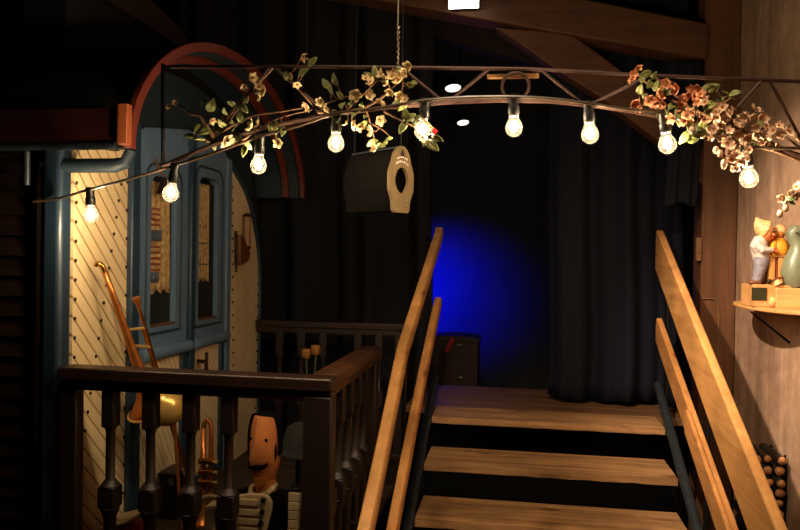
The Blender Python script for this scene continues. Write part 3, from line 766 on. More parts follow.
x1 = ap(236, 500).x - .012 - 7 * .011
part('end_frame', MB().box((x1 - .035, AY - .004, zb), (x1 + .005, AY + .09, ap(210, 507).z)), 'ivory', ac, .006, 'cream end frame')
c = ap(213, 512); part('strap', MB().ring((c.x, AY - .012, c.z), .062, .0095, (0, 1, 0), -.2, PI * 1.02, 18), 'ivory', ac, 0, 'cream curved hand strap')
xk0, xk1 = ap(289, 500).x, ap(303, 500).x
part('keyboard_body', MB().box((xk0 - .008, AY + .0, zb), (xk1 + .006, AY + .05, ap(290, 490).z + .008)), 'black', ac, .004)
for k in range(5):
    v = 492 + k * 9; part('key', MB().box((xk0, AY - .011, ap(290, v + 8.3).z), (xk1, AY - .0005, ap(290, v).z)), 'key', ac, .002)
part('connecting_bar', MB().box((ap(266, 520).x, AY + .021, zb + .02), (xk0 - .009, AY + .045, zb + .10)), 'black', ac)
# grey cap behind it
q = aty(299, 440, 2.95)
t = thing('felt_hat', 'grey felt hat on a dark stand behind the porch corner', 'hat', (q.x, 2.95, PZ))
part('crown', lathe(MB(), [(0, .075), (.05, .07), (.09, .06), (.11, .035)], (q.x, 2.95, q.z - .04), (.1, 0, 1)), 'grey_felt', t)
part('brim', lathe(MB(), [(0, .115), (.008, .115), (.014, .07)], (q.x, 2.95, q.z - .05), (.1, 0, 1)), 'grey_felt', t)
part('stand', MB().tube([(q.x, 2.95, PZ), (q.x, 2.95, PZ + .02), (q.x, 2.95, PZ + .021), (q.x, 2.95, q.z - .045)], [.07, .065, .014, .014], 12), 'baluster', t)
# tulips in a tall vase
vz = aty(311, 400, 3.95)
t = thing('flower_vase', 'tall dark vase holding the yellow tulips on the porch', 'vase', (vz.x, 3.95, PZ))
part('vase_body', lathe(MB(), [(0, .05), (.02, .055), (.18, .075), (.33, .045), (.38, .05)], (vz.x, 3.95, PZ), (0, 0, 1), 20, False), 'black', t, 0, None, True, .004)
for u, v, lab in ((306.5, 356, 'yellow tulip in the dark vase, the lower bloom of two'), (315.8, 352.5, 'yellow tulip in the dark vase, the higher bloom of two')):
    c = aty(u, v, 3.95)
    tu = thing('tulip', lab, 'tulip', (vz.x, 3.95, PZ + .02), 'yellow tulips in the vase')
    part('stem', MB().tube([(vz.x + (c.x - vz.x) * .4, 3.95, PZ + .03), ((vz.x * .6 + c.x * 1.0) / 1.6, 3.95, PZ + .36), (c.x, 3.95, c.z - .02)], .005, 8), 'stem', tu)
    b = MB()
    for k in range(6):
        a = k * PI / 3; rr = .017 if k % 2 else .014
        Rm = Matrix.Rotation(a, 3, 'Z') @ Matrix.Rotation(.18, 3, 'Y'); b.ell(c + Vector((rr * math.cos(a), rr * math.sin(a), .012)), (.010, .018, .031), 12, 8, Rm)
    part('bloom', b, 'yellow', tu)
# bead string and pale flower by the side rail's end post
t = thing('shell_garland', 'string of small white shells hanging behind the side balusters', 'garland', aty(351, 440, 3.0))
a_ = aty(351, 372, 3.0)
part('string', MB().tube([a_, aty(351, 446, 3.0)], .002, 6), 'wire', t)
for k, v in enumerate((386, 396, 403, 410, 417, 424, 436)): part('shell', MB().ell(aty(351 + (k % 3 - 1) * .9, v, 3.0), (.012, .008, .014), 10, 7), 'shell', t)
part('hook', MB().tube([a_, a_ + Vector((.02, 0, .02)), Vector((-.685, 3.0, a_.z + .02))], .003, 6), 'wire', t)
c = aty(372, 384, 3.36)
t = thing('lemon_flower', 'small lemon-yellow flower beside the side rail end post', 'flower', (c.x, 3.36, PZ))
b = MB()
for k in range(6): a = k * PI / 3; b.ell(c + Vector((.014 * math.cos(a), -.004, .014 * math.sin(a))), (.012, .005, .012), 10, 6)
part('bloom', b, 'lemon', t); part('stem', MB().tube([c, c + Vector((.01, .01, -.25)), (c.x, 3.36, PZ)], .004, 8), 'stem', t)
part('leaf', MB().ell(c + Vector((.0, .0, -.07)), (.018, .004, .03), 10, 6), 'leaf', t)

# ------------------------------------------------------------------ truss, cable and bulbs
TY = 2.13; LY = 2.10
trs = thing('metal_truss', 'thin rusty metal truss hung across the stairs, arched lower bar', 'truss', aty(400, 107, TY))
topb = [aty(u, v, TY) for u, v in ((163, 67), (290, 66.5), (400, 67.5), (528, 69), (640, 75), (735, 79), (800, 81.5))]; topb.append(Vector((1.196, TY, topb[-1].z - .02)))
lowb = [aty(u, v, TY) for u, v in ((163, 166), (200, 150), (230, 138), (262, 128), (300, 120), (340, 113), (400, 106), (450, 102), (500, 100), (550, 101), (600, 106), (650, 114), (700, 125), (750, 139), (800, 156))]; lowb.append(Vector((1.196, TY, lowb[-1].z - .17)))
part('top_bar', MB().tube(topb, .0055, 8), 'rust', trs)
part('lower_bar', MB().tube(lowb, .0075, 8), 'rust', trs)
part('end_bar', MB().tube([topb[0] + Vector((0, 0, .01)), lowb[0]], .0065, 8), 'iron', trs)
for a_, b_ in (((210, 146), (269, 67)), ((274, 67), (329, 115)), ((402, 68), (445, 103)), ((448, 102), (489, 69)), ((540, 69), (583, 104)), ((590, 105), (650, 75)), ((655, 76), (712, 128)), ((718, 129), (762, 80)), ((770, 81), (812, 160))):
    part('diagonal', MB().tube([aty(*a_, TY), aty(*b_, TY)], .0045, 8), 'rust', trs)
c = aty(515.5, 86, TY); part('ring', MB().ring(c, .039, .0045, (0, 1, 0)), 'rust', trs, 0, 'rusty iron ring')
part('wooden_strip', MB().box(aty(487, 79, TY + .012), aty(539, 73.5, TY + .022)), 'light_wood', trs, .002, 'pale wooden strip')
tw = aty(398, 67, TY)
t = thing('hanging_wire', 'pale twisted wire the truss hangs from, above the blossom', 'wire', tw)
part('wire', MB().tube([tw, aty(398.5, 50, TY), aty(397.5, 38, TY), aty(398, 20, TY), (tw.x, TY, ZC)], .0022, 6), 'wire', t)
part('twist', MB().tube([tw + Vector((.003 * math.sin(k * 1.3), .003 * math.cos(k * 1.3), .0035 * k)) for k in range(36)], .0022, 6), 'wire', t)
tw = aty(306, 67, TY)
single('hanging_wire', MB().tube([tw, (tw.x + .01, TY, ZC)], .002, 6), 'iron', 'dark thin wire from the truss to the ceiling, nearer the wagon', 'wire')

bulbs = [(91, 215.5, 2.27, 'above the cream wagon panel, lowest on the string', -3), (170.5, 194, LY, 'before the left wagon door, second from the wagon corner', 9), (258.5, 166, LY, 'under the wagon roof overhang', 3), (336, 144, LY, 'left of the hanging drum-shaped box', 0),
         (422.5, 131, LY, 'half hidden by blossom above the drum-shaped box end', 4), (514, 128, LY, 'below the rusty iron ring', -2), (590, 135, LY, 'in front of the black pleated curtain, under the roof brace', -4), (667.5, 145, LY, 'below the coral flowers', -9), (749, 179, LY, 'in front of the plaster wall, above the carved figurines', -6)]
tops = []
proto = None
for k, (u, v, y, lab, tilt) in enumerate(bulbs):
    c = aty(u, v, y); label = 'lit clear bulb ' + lab
    if proto is None:
        z0 = c.copy(); proto = thing('festoon_bulb', label, 'light bulb', c, 'lit bulbs along the string')
        g = MB()
        prof = [(-.0255, .001), (-.0245, .007), (-.021, .0145), (-.014, .0212), (-.005, .0248), (.004, .0250), (.013, .0222), (.021, .0175), (.028, .0142), (.036, .0128), (.044, .0126)]
        lathe(g, prof, c, (0, 0, 1), 28, True); part('glass', g, 'bulb_glass', proto)
        f = MB().ell(c + Vector((0, 0, .004)), (.0105, .0105, .0115), 14, 10); part('filament', f, 'filament', proto, 0, 'glowing filament')
        part('socket', lathe(MB(), [(.037, .0150), (.040, .0165), (.060, .0165), (.062, .0145), (.080, .0135), (.090, .0150), (.096, .0148), (.098, .006)], c, (0, 0, 1), 20), 'black', proto, 0, 'black socket')
        part('collar', lathe(MB(), [(.033, .0132), (.037, .0138), (.039, .0132)], c, (0, 0, 1), 20), 'wire', proto)
        o = proto
    else: o = dup(proto, c, label)
    o.rotation_euler = (0, math.radians(tilt), 0)
    R = Matrix.Rotation(math.radians(tilt), 3, 'Y')
    tops.append(c + R @ Vector((0, 0, .086)))
cp = [Vector((-1.705, 2.325, tops[0].z - .035)), Vector((-1.60, 2.325, tops[0].z - .022))]
for i, t_ in enumerate(tops):
    cp.append(t_ + Vector((0, -.016, 0)))
    if i < len(tops) - 1:
        n2 = tops[i + 1]; cp.append((t_ * .5 + n2 * .5) + Vector((0, -.015, .004 if i in (4, 5) else -.002)))
cp += [Vector((.95, 2.10, tops[-1].z - .005)), Vector((1.19, 2.12, tops[-1].z - .03))]
def smoothpts(P, n=6):
    out = []
    for i in range(len(P) - 1):
        p0, p1, p2, p3 = P[max(i - 1, 0)], P[i], P[i + 1], P[min(i + 2, len(P) - 1)]
        for k in range(n):
            t = k / n; out.append(.5 * ((2 * p1) + (p2 - p0) * t + (2 * p0 - 5 * p1 + 4 * p2 - p3) * t * t + (3 * p1 - p0 - 3 * p2 + p3) * t ** 3))
    out.append(P[-1]); return out
single('light_cable', MB().tube(smoothpts(cp), .0048, 8), 'cable', 'thin brown cable carrying the row of lit bulbs', 'cable')

# ------------------------------------------------------------------ blossom branches
def blossom_mesh(nm, mat, R):
    b = MB(); b.mi = 0
    for k in range(5):
        a = 2 * PI * k / 5; ca, sa = math.cos(a), math.sin(a); rows = []
        for i in range(5):
            f = i / 4; w = R * .46 * math.sin(PI * (.12 + .80 * f)) ; rr_ = R * (.10 + .92 * f); h = R * (.05 + .42 * f * f)
            rows.append([(rr_ * ca - w * g * sa, rr_ * sa + w * g * ca, h + R * .10 * (g * g) * (1 - .2 * f) + (R * .05 if i == 4 and g else 0)) for g in (-1, -.5, 0, .5, 1)])
        b.grid(rows)
    me = finish(nm, b, mat); return me
def center_mesh(nm, R):
    b = MB()
    for k in range(6): a = k * PI / 3; b.tube([(0, 0, 0), (R * .22 * math.cos(a), R * .22 * math.sin(a), R * .38)], [R * .05, R * .07], 6)
    b.ell((0, 0, R * .06), (R * .2, R * .2, R * .14), 10, 6)
    return finish(nm, b, 'pistil')
CM = center_mesh('flower_center', .018)
BMs = {k: blossom_mesh('blossom_' + k, k, .0185) for k in ('petal', 'petal_coral', 'petal_pink')}
def spray(name, label, loc, stems, flowers, leaves, kind, fs=1.0, buds=(), leafmat='leaf', dep=.035, seed=1):
    r = random.Random(seed)
    t = thing(name, label, 'branch', loc)
    b = MB()
    for P, rad in stems:
        pts = smoothpts([aty(u, v, y) for u, v, y in P], 5); n = len(pts)
        b.tube(pts, [rad * (1 - .55 * k / (n - 1)) for k in range(n)], 7)
    twigs = b
    stem_pts = [p for P, _ in stems for p in smoothpts([aty(u, v, y) for u, v, y in P], 8)]
    for f in flowers:
        u, v = f[:2]; kd = f[2] if len(f) > 2 and f[2] else kind; sc = (f[3] if len(f) > 3 else 1) * fs * r.uniform(.85, 1.12)
        base_y = min(stem_pts, key=lambda p: (p - aty(u, v, p.y)).length).y
        c = aty(u, v, base_y - r.uniform(.0, dep))
        o = bpy.data.objects.new('blossom', BMs[kd]); COL.objects.link(o); o.parent = t; o.location = c - Vector(loc)
        # faces outwards, roughly towards the room with a random turn
        nrm = Vector((r.uniform(-.9, .9), r.uniform(-1, -.2), r.uniform(-.7, .55))).normalized()
        o.rotation_mode = 'QUATERNION'; o.rotation_quaternion = nrm.to_track_quat('Z', 'Y') ; o.scale = (sc, sc, sc * r.uniform(.8, 1.5))
        if kd == 'petal_coral': o['label'] = 'coral blossom'
        ce = bpy.data.objects.new('flower_center', CM); COL.objects.link(ce); ce.parent = o
        near = min(stem_pts, key=lambda p: (p - c).length)
        twigs.tube([near, (near + c) / 2 + Vector((0, 0, -.006)), c], [.002, .0018, .0022], 6)
    for u, v in buds:
        base_y = min(stem_pts, key=lambda p: (p - aty(u, v, p.y)).length).y
        c = aty(u, v, base_y - r.uniform(0, dep)); near = min(stem_pts, key=lambda p: (p - c).length)
        part('bud', MB().ell(c, (.0085, .0085, .011), 10, 7), kind, t); twigs.tube([near, c], .0016, 6)
    b = MB()
    for lf in leaves:
        u, v = lf[:2]; L = (lf[2] if len(lf) > 2 else .036) * r.uniform(.85, 1.15)
        base_y = min(stem_pts, key=lambda p: (p - aty(u, v, p.y)).length).y
        c = aty(u, v, base_y - r.uniform(-.01, dep)); near = min(stem_pts, key=lambda p: (p - c).length)
        dr = (c - near); dr = dr.normalized() if dr.length > .004 else Vector((r.uniform(-1, 1), -.3, r.uniform(-.6, .6))).normalized()
        dr = (dr + Vector((r.uniform(-.4, .4), r.uniform(-.3, .3), r.uniform(-.5, .2)))).normalized()
        sd = dr.cross(Vector((r.uniform(-.5, .5), -1, r.uniform(-.5, .5)))).normalized(); up_ = sd.cross(dr); rows = []
        st_ = c - dr * L * .5
        for i in range(7):
            f = i / 6; w = L * .30 * math.sin(PI * min(1, f * .96 + .02)) ** .8 * (1 - .25 * f) + .0003
            rows.append([st_ + dr * L * f + sd * w * g + up_ * (abs(g) * w * .45 - .18 * L * f * f) for g in (-1, 0, 1)])
        b.grid(rows); twigs.tube([near, st_], .0013, 5)
    if leaves: part('foliage', b, leafmat, t, 0, None, True, .0008)
    part('stem', twigs, 'twig', t)
    return t
y = LY + .05
spray('blossom_branch', 'cream blossom branch tied to the truss in front of the wagon arch', aty(245, 105, y),
      [([(206, 142, y), (228, 116, y - .01), (252, 90, y - .01), (275, 66, y)], .0075), ([(214, 137, y - .02), (206, 125, y - .03), (200, 116, y - .04), (191, 114, y - .04), (184, 109, y - .04), (177, 104, y - .04)], .006),
       ([(222, 132, y - .02), (250, 117, y - .04), (280, 112, y - .04), (303, 108, y - .04)], .0035), ([(236, 145, y - .03), (258, 130, y - .05), (280, 118, y - .05), (312, 110, y - .05)], .0035), ([(276, 66, y), (292, 82, y - .02), (308, 100, y - .02), (318, 112, y)], .004)],
      [(252, 78), (244, 86, None, .8), (259, 88), (264, 91), (261, 96), (278.5, 143, None, .9), (227, 140), (233, 143, None, .8), (252, 127), (259, 124, None, .9), (167.5, 106, None, .6), (175, 103, None, .6), (308, 106, None, 1.1), (302, 57, None, .9), (212, 120, None, .8), (224, 145, None, .7), (292, 76, None, .7), (297, 84, None, .7)],
      [(211, 106, .05), (203, 103), (204.5, 131, .05), (239, 137), (276, 128), (283, 131), (244, 151), (248, 146, .03), (243, 108, .05), (240, 117), (288, 77, .045), (303, 72), (312, 62, .04), (225, 112), (232, 104), (217, 130, .05), (210, 138), (222, 124), (246, 99), (270, 127), (234, 128), (228, 120, .045), (196, 129, .05), (190, 136), (200, 140, .05), (214, 145)], 'petal', 1.0, (), 'leaf', .04, 11)
spray('blossom_branch', 'cream blossom branch tied to the truss above the drum-shaped box', aty(375, 105, y),
      [([(318, 112, y), (345, 112, y - .02), (372, 104, y - .03), (392, 88, y - .03), (408, 68, y - .02)], .006), ([(345, 112, y - .02), (362, 96, y - .03), (378, 80, y - .03)], .0035), ([(384, 112, y - .02), (400, 120, y - .04), (418, 129, y - .05), (426, 134, y - .05)], .0035), ([(366, 110, y - .02), (371, 125, y - .03), (376, 146, y - .03)], .003),
       ([(320, 106, y - .01), (340, 99, y - .02), (356, 94, y - .02)], .003), ([(372, 124, y - .03), (384, 131, y - .04), (391, 138, y - .04)], .0022), ([(404, 70, y - .02), (402, 96, y - .02), (406, 102, y - .02)], .0025)],
      [(354.8, 94, None, 1.15), (369, 95.6, None, .95), (383.7, 101.6, None, 1.25), (371, 82), (366, 79, None, .8), (381, 73.6, None, .9), (386, 78, None, .8), (393, 76), (399, 80, None, .9), (402, 77), (408, 65), (406, 72, None, .9), (390.5, 91), (400.6, 95.7), (405.7, 100, None, .8), (380, 120, None, 1.15), (352, 125, None, 1.05), (359, 126.5, None, .9), (347, 124, None, .8), (372.6, 131, None, 1.05), (375, 149, None, .7), (321, 102, None, .9), (324, 109, None, .9), (422, 137, None, .8), (388, 84, None, .7)],
      [(335, 80), (331, 90, .045), (326, 84), (340, 96), (362, 106, .045), (356, 112, .05), (366, 116), (397, 70), (375, 72), (410, 85), (413, 83), (409, 118, .045), (415, 121, .04), (403, 127, .045), (406, 115), (389, 139, .025), (385, 143, .025), (372, 143, .045), (380, 146), (425, 141, .04), (432, 145, .045), (437, 138, .04), (364, 124), (342, 105), (334, 113), (338, 118), (396, 104), (403, 106), (369, 76), (350, 103)], 'petal', 1.0, (), 'leaf', .045, 12)
# red-tipped twig beside the fifth bulb
a_ = aty(428, 124, LY - .03); b_ = aty(436, 133, LY - .03)
t = thing('red_tipped_twig', 'short pale twig with a bright red tip beside the half hidden bulb', 'twig', b_)
part('stick', MB().tube([aty(421, 118, LY - .0), a_, b_], .005, 8), 'petal', t); part('tip', MB().tube([a_ * .4 + b_ * .6, b_], [.0075, .0085], 10), 'red_paint', t, 0, 'bright red tip')
cor = [(637, 67.5), (632.5, 75), (630, 78), (670, 87), (677, 89), (666, 83), (657, 93), (660, 97), (634.5, 103), (639, 107), (652, 99), (648, 101), (673, 118), (687, 94.6), (684, 98), (698, 88), (692, 90), (698, 101), (690, 119), (686, 116), (700.6, 119.7), (680, 104), (664, 104), (694, 96), (700, 94), (655, 103), (676, 112), (684, 122)]
pink = [(704, 96), (706, 102), (722, 107), (731, 113), (744, 116), (754, 111, None, 1.2), (750, 117), (758, 117), (744, 122), (735, 125, None, 1.2), (764, 119), (768, 125), (778, 126), (774, 130), (788, 131.5, None, 1.1), (769.5, 131.5), (763, 129), (797, 140), (752, 138, None, 1.2), (747, 137), (736, 135, None, 1.1), (768, 146, None, .7), (775, 147, None, .7), (762, 141, None, .8), (727, 143, None, 1.1), (723, 138), (731, 147), (745, 151, None, 1.2), (750, 150), (739, 155), (731, 160, None, 1.2), (735, 157), (742, 161), (743, 164, None, .9), (720, 126), (714, 128), (711, 120), (718, 118), (726, 120), (708, 133), (715, 112), (756, 127), (728, 131), (741, 144), (712, 138, None, .7), (758, 134), (780, 134)]
spray('blossom_branch', 'dense coral and blush flower branch across the truss by the timber post', aty(720, 115, y),
      [([(812, 163, y), (775, 145, y - .02), (735, 128, y - .03), (700, 112, y - .04), (668, 98, y - .04), (640, 78, y - .03)], .0065), ([(812, 166, y), (770, 150, y - .03), (740, 148, y - .04), (724, 160, y - .04)], .004), ([(812, 158, y), (785, 136, y - .02), (758, 118, y - .03), (735, 106, y - .04)], .004), ([(700, 112, y - .04), (672, 106, y - .04), (640, 105, y - .04)], .0035), ([(812, 161, y), (780, 152, y - .02), (748, 140, y - .03), (716, 133, y - .04)], .0045), ([(720, 118, y - .04), (704, 104, y - .04), (698, 88, y - .04)], .003), ([(735, 128, y - .03), (728, 112, y - .04), (716, 88, y - .04)], .003)],
      [(u, v, 'petal_coral', .85) for u, v in cor] + [(f[0], f[1], 'petal_pink', (f[3] if len(f) > 3 else 1) * .82) for f in pink],
      [(654, 76), (642, 80), (650, 84), (646, 74), (640, 90), (645, 96), (667, 112), (679, 113, .05), (672, 106), (660, 113, .05), (712, 88, .05), (717, 90, .05), (724, 92), (731, 97, .05), (735, 93), (708, 88), (720, 100), (710, 105, .045), (694, 108), (685, 108), (702, 126), (695, 130), (700, 133), (685, 137, .04), (692, 140, .035), (728, 137), (716, 131, .045), (738, 118, .045), (740, 130), (752, 145), (760, 124), (706, 113), (668, 92), (662, 88), (656, 86), (722, 127), (690, 126), (680, 120)], 'petal_pink', 1.0,
      ((720, 153.5), (724, 165.5), (737, 168), (703, 135), (744.5, 122.5), (728, 152), (747, 158), (724, 163), (716, 150), (770, 137), (733, 168.5), (692, 130)), 'leaf', .06, 13)
spray('blossom_sprig', 'small drooping blossom sprig in front of the plaster wall above the figurines', aty(796, 190, LY),
      [([(835, 172, LY), (800, 186, LY), (789, 196, LY), (784, 205, LY), (780, 214, LY)], .003)],
      [(789, 191, None, .6), (783, 198, None, .75), (784, 203, None, .6), (796, 194, None, .8), (797, 187, None, .9)], [(790, 199, .025), (792, 203, .02)], 'petal_pink', 1.0, ((786, 208), (780, 214)), 'leaf_dark', .01, 14)

# ------------------------------------------------------------------ hanging drum-shaped box
bx_y = 2.52; DS = 1.16
pc_ = aty(402, 180, bx_y); axd = Vector((-.86, -.30, 0)).normalized() ; 
axd = Vector((-.83, .55, 0)).normalized(); sdv = Vector((.42, -.75, 0)).normalized()
hb = thing('drum_box', 'dark drum-shaped hanging box with pale wooden end plate and oval hole', 'box', pc_ - Vector((0, 0, .116)))
# plate plane: horizontal direction pv seen foreshortened, vertical z
pv = Vector((.55, .83, 0)).normalized() * .86; nv = Vector((.83, -.55, 0)).normalized()
W, Hh = .062, .103
out = [(-.016, .103), (.016, .103), (.040, .078), (.046, .055), (.062, .022), (.062, -.03), (.044, -.066), (.042, -.100), (-.042, -.100), (-.044, -.066), (-.062, -.03), (-.062, .022), (-.046, .055), (-.040, .078)]
out = [(x * DS, z * DS) for x, z in out]
def plate(c, holes=True):
    b = MB(); n = 56; th = .014
    def onpoly(a):
        d2 = Vector((math.cos(a), math.sin(a))); best = None
        for i in range(len(out)):
            p, q = Vector(out[i]), Vector(out[(i + 1) % len(out)]); e = q - p; den = d2.x * e.y - d2.y * e.x
            if abs(den) < 1e-9: continue
            t = (p.x * e.y - p.y * e.x) / den; s_ = (p.x * d2.y - p.y * d2.x) / den
            if t > 0 and -1e-6 <= s_ <= 1 + 1e-6: best = max(best or 0, t)
        return d2 * best
    rings = []
    for off in (0, -th):
        O = []; I = []
        for k in range(n):
            a = 2 * PI * k / n; o2 = onpoly(a); O.append(b.bm.verts.new(c + pv * o2.x + Vector((0, 0, o2.y)) + nv * off))
            hx = DS * .036 * math.cos(a); hz = DS * .040 * math.copysign(abs(math.sin(a)) ** 1.25, math.sin(a)) - .002; I.append(b.bm.verts.new(c + pv * hx + Vector((0, 0, hz)) + nv * off))
        rings.append((O, I))
    (O1, I1), (O0, I0) = rings
    for k in range(n):
        q = (k + 1) % n; b._f([O1[k], O1[q], I1[q], I1[k]]); b._f([O0[k], I0[k], I0[q], O0[q]]); b._f([O1[k], O0[k], O0[q], O1[q]]); b._f([I1[k], I1[q], I0[q], I0[k]])
    return b
part('end_plate', plate(pc_), 'ply', hb, 0, 'pale wooden end plate with an oval hole')
P = [pc_ + pv * x + Vector((0, 0, z)) + nv * .0008 for x, z in ((-.014, .084), (.014, .084), (.0, .109))]
part('notch_shade', MB().prism(P, nv * .0012), 'black', hb, 0, 'black triangle standing for the dark of a notch')  # solid black triangle, the darkness of the hole put into its colour
b = MB(); rr = random.Random(4)
for row, (z0, n) in enumerate(((.078, 6), (.068, 7))):
    for k in range(n):
        x = (k - (n - 1) / 2) * .011; zz = z0 - 26 * x * x * .3 - row * .006
        b.box(pc_ + pv * (x - .003) + Vector((0, 0, zz)) + nv * .0005, pc_ + pv * (x + .002) + Vector((0, 0, zz + rr.uniform(.004, .008))) + nv * .002)
part('carved_marks', b, 'white_paint', hb, 0, 'pale worn carved marks')
b = MB()
for s in (-1, 1):
    for z in (.035, -.072, -.092): b.tube([pc_ + pv * .03 * s + Vector((0, 0, z)), pc_ + pv * .03 * s + Vector((0, 0, z)) + nv * .003], .0028, 8)
part('nails', b, 'wire', hb)
Lb = .245
back = pc_ + axd * Lb + Vector((0, 0, .0))
drum = [(-.010, .092), (.010, .092), (.034, .072), (.040, .052), (.054, .020), (.054, -.028), (.038, -.064), (.036, -.094), (-.036, -.094), (-.038, -.064), (-.054, -.028), (-.054, .020), (-.040, .052), (-.034, .072)]
drum = [(x * DS, z * DS) for x, z in drum]
A_ = [pc_ - nv * .0145 + pv * x + Vector((0, 0, z)) for x, z in drum]; B_ = [back + pv * x + Vector((0, 0, z)) for x, z in drum]
b = MB(); va = [b.bm.verts.new(p) for p in A_]; vb = [b.bm.verts.new(p) for p in B_]
for k in range(len(va)): q = (k + 1) % len(va); b._f([va[k], va[q], vb[q], vb[k]])
b._f(vb); part('drum', b, 'ply_dark', hb, 0, 'black slatted drum', True, .003)
part('inner_disc', MB().prism([pc_ + axd * .05 + pv * x * .9 + Vector((0, 0, z * .9)) for x, z in drum], axd * .004), 'ply_dark', hb)
for x, z in ((-.015, .116), (.034, .102)):
    part('top_rod', MB().tube([pc_ + pv * x + Vector((0, 0, z)) - nv * .012, back + pv * x + Vector((0, 0, z - .006))], .0035, 8), 'steel', hb)
for o_ in (pc_ - nv * .007 + Vector((0, 0, .116)), back + Vector((0, 0, .104))):
    part('hanger', MB().tube([o_, Vector((o_.x, o_.y, ZC))], .0016, 6), 'iron', hb)

# ------------------------------------------------------------------ shelf with carved figures
SZ = 1.415; SYc = 3.46
b = MB(); poly = [(1.198, SYc - .42 + 0, SZ - .017)]
for k in range(21):
    a = -PI / 2 + PI * k / 20; poly.append((1.198 - .188 * math.cos(a) ** .7 if abs(math.cos(a)) > 1e-6 else 1.198, SYc + .40 * math.sin(a), SZ - .017))
b.prism(poly[1:], (0, 0, .017))
shf = thing('wall_shelf', 'light rounded wooden shelf on the plaster wall holding figurines', 'shelf', (1.1, SYc, SZ - .017))
part('board', b, 'light_wood', shf, .004)
part('bracket', MB().tube([(1.195, SYc - .05, SZ - .16), (1.03, SYc - .05, SZ - .026), (1.195, SYc - .05, SZ - .026)], .006, 8), 'iron', shf, 0, 'thin black bracket')
FY = 3.36
def fp(u, v, y=FY): return aty(u, v, y)
# base box
l, r_ = fp(750, 295).x, fp(806, 295).x; zt = fp(770, 284.5).z
t = thing('plinth_box', 'light wooden plinth under the figurines with a dark green glass square', 'box', ((l + r_) / 2, FY, SZ))
part('body', MB().box((l, FY - .05, SZ), (r_, FY + .13, zt)), 'light_wood', t, .004)
a_, b_ = fp(752, 287.5, FY - .055), fp(767, 300.5, FY - .055)
part('glass_square', MB().box((a_.x, FY - .054, max(b_.z, SZ + .004)), (b_.x, FY - .0505, a_.z)), 'green_glass', t, .001, 'dark green glass square')
part('front_ledge', MB().box((fp(769, 295).x, FY - .085, SZ), (r_, FY - .051, zt - .012)), 'light_wood', t, .003)
part('carved_knob', MB().ell((fp(767, 299).x, FY - .07, SZ + .024), (.016, .018, .022), 12, 8), 'hat', t)
# crate
l2, r2 = fp(768, 270).x, fp(790, 270).x; zc = fp(778, 255.5).z
t = thing('slatted_crate', 'small upright slatted wooden crate on the plinth', 'crate', ((l2 + r2) / 2, FY + .03, zt))
part('body', MB().box((l2 + .006, FY - .012, zt), (r2 - .006, FY + .085, zc - .008)), 'orange_wood', t, .002)
part('lid', MB().box((l2 - .004, FY - .022, zc - .008), (r2 + .004, FY + .095, zc)), 'light_wood', t, .002)
for f in (0, .40, .80): part('slat', MB().box((l2 + (r2 - l2) * f, FY - .020, zt), (l2 + (r2 - l2) * f + .022, FY - .0125, zc - .009)), 'light_wood_z', t, .002)
part('side_slat', MB().box((l2 - .001, FY - .010, zt), (l2 + .0055, FY + .02, zc - .009)), 'light_wood_z', t, .001)
# leaning boy
def F3(u, v, dy=0): return aty(u, v, FY + dy)
bo = thing('carved_boy', 'carved painted boy in a pointed apricot cap leaning over the crate', 'figurine', (F3(757, 284).x, FY, zt))
b = MB()
hipc = F3(761, 257); chest = F3(759, 245); neck = F3(764, 238)
b.tube([F3(762, 262), hipc, F3(759, 250), chest, F3(761, 240), neck], [.030, .034, .034, .036, .030, .018], 18)
part('body', b, 'white_paint', bo, 0, 'off-white shirted body')
b = MB()
b.tube([F3(762, 258, -.01), F3(760, 268, -.012), F3(758, 277, -.01), F3(755.5, 281.5, -.008)], [.033, .027, .021, .018], 14)
b.tube([F3(763.5, 258, .03), F3(763, 268, .032), F3(761, 277, .03), F3(759, 281.5, .03)], [.030, .025, .020, .018], 14)
part('trousers', b, 'denim', bo, 0, 'grey-blue trousers')
for u, dy in ((754.8, -.012), (758.5, .028)): part('shoe', MB().ell(F3(u, 282.3, dy), (.030, .018, .0125), 14, 8), 'shoe', bo, 0, 'brown shoe')
part('sleeve', MB().tube([F3(757, 244, -.03), F3(763, 250, -.05), F3(772, 250, -.04)], [.019, .017, .012], 12), 'white_paint', bo); part('sleeve', MB().tube([F3(761, 243, .03), F3(768, 249, .03), F3(774, 251, .01)], [.018, .016, .011], 12), 'white_paint', bo)
for q in (F3(772.5, 250, -.04), F3(775, 251, .01)):
    b = MB()
    b.ell(q, (.013, .011, .010), 12, 8)
    for k in range(4): b.tube([q + Vector((.008, -.004, .006 - .004 * k)), q + Vector((.020, -.004, .003 - .004 * k)), q + Vector((.024, 0, -.004 - .003 * k))], [.0035, .003, .002], 6)
    b.tube([q + Vector((.002, -.006, .008)), q + Vector((.012, -.010, .010))], [.0035, .002], 6)
    part('hand', b, 'skin', bo)
hc_ = F3(766, 234)
b = MB().ell(hc_, (.031, .032, .036), 20, 14); b.ell(hc_ + Vector((.024, -.020, -.004)), (.010, .009, .009), 10, 8); b.ell(hc_ + Vector((.004, -.031, -.002)), (.006, .005, .010), 8, 6)
part('head', b, 'skin', bo, 0, 'tan carved head')
for dx in (.012, .030): part('eye', MB().ell(hc_ + Vector((dx, -.027 + dx * .35, .010)), (.0035, .003, .004), 8, 6), 'suit', bo)
part('mouth', MB().ell(hc_ + Vector((.021, -.024, -.018)), (.008, .004, .003), 8, 6), 'lips', bo)
b = MB(); b.tube([F3(770, 230), F3(765, 229.5), F3(761.5, 226), F3(758, 222), F3(756.2, 217.5)], [.030, .043, .036, .020, .003], 20); b.tube([F3(757, 231), F3(764, 233), F3(771, 229)], [.014, .013, .012], 10)
part('cap', b, 'hat', bo, 0, 'apricot pointed cap')
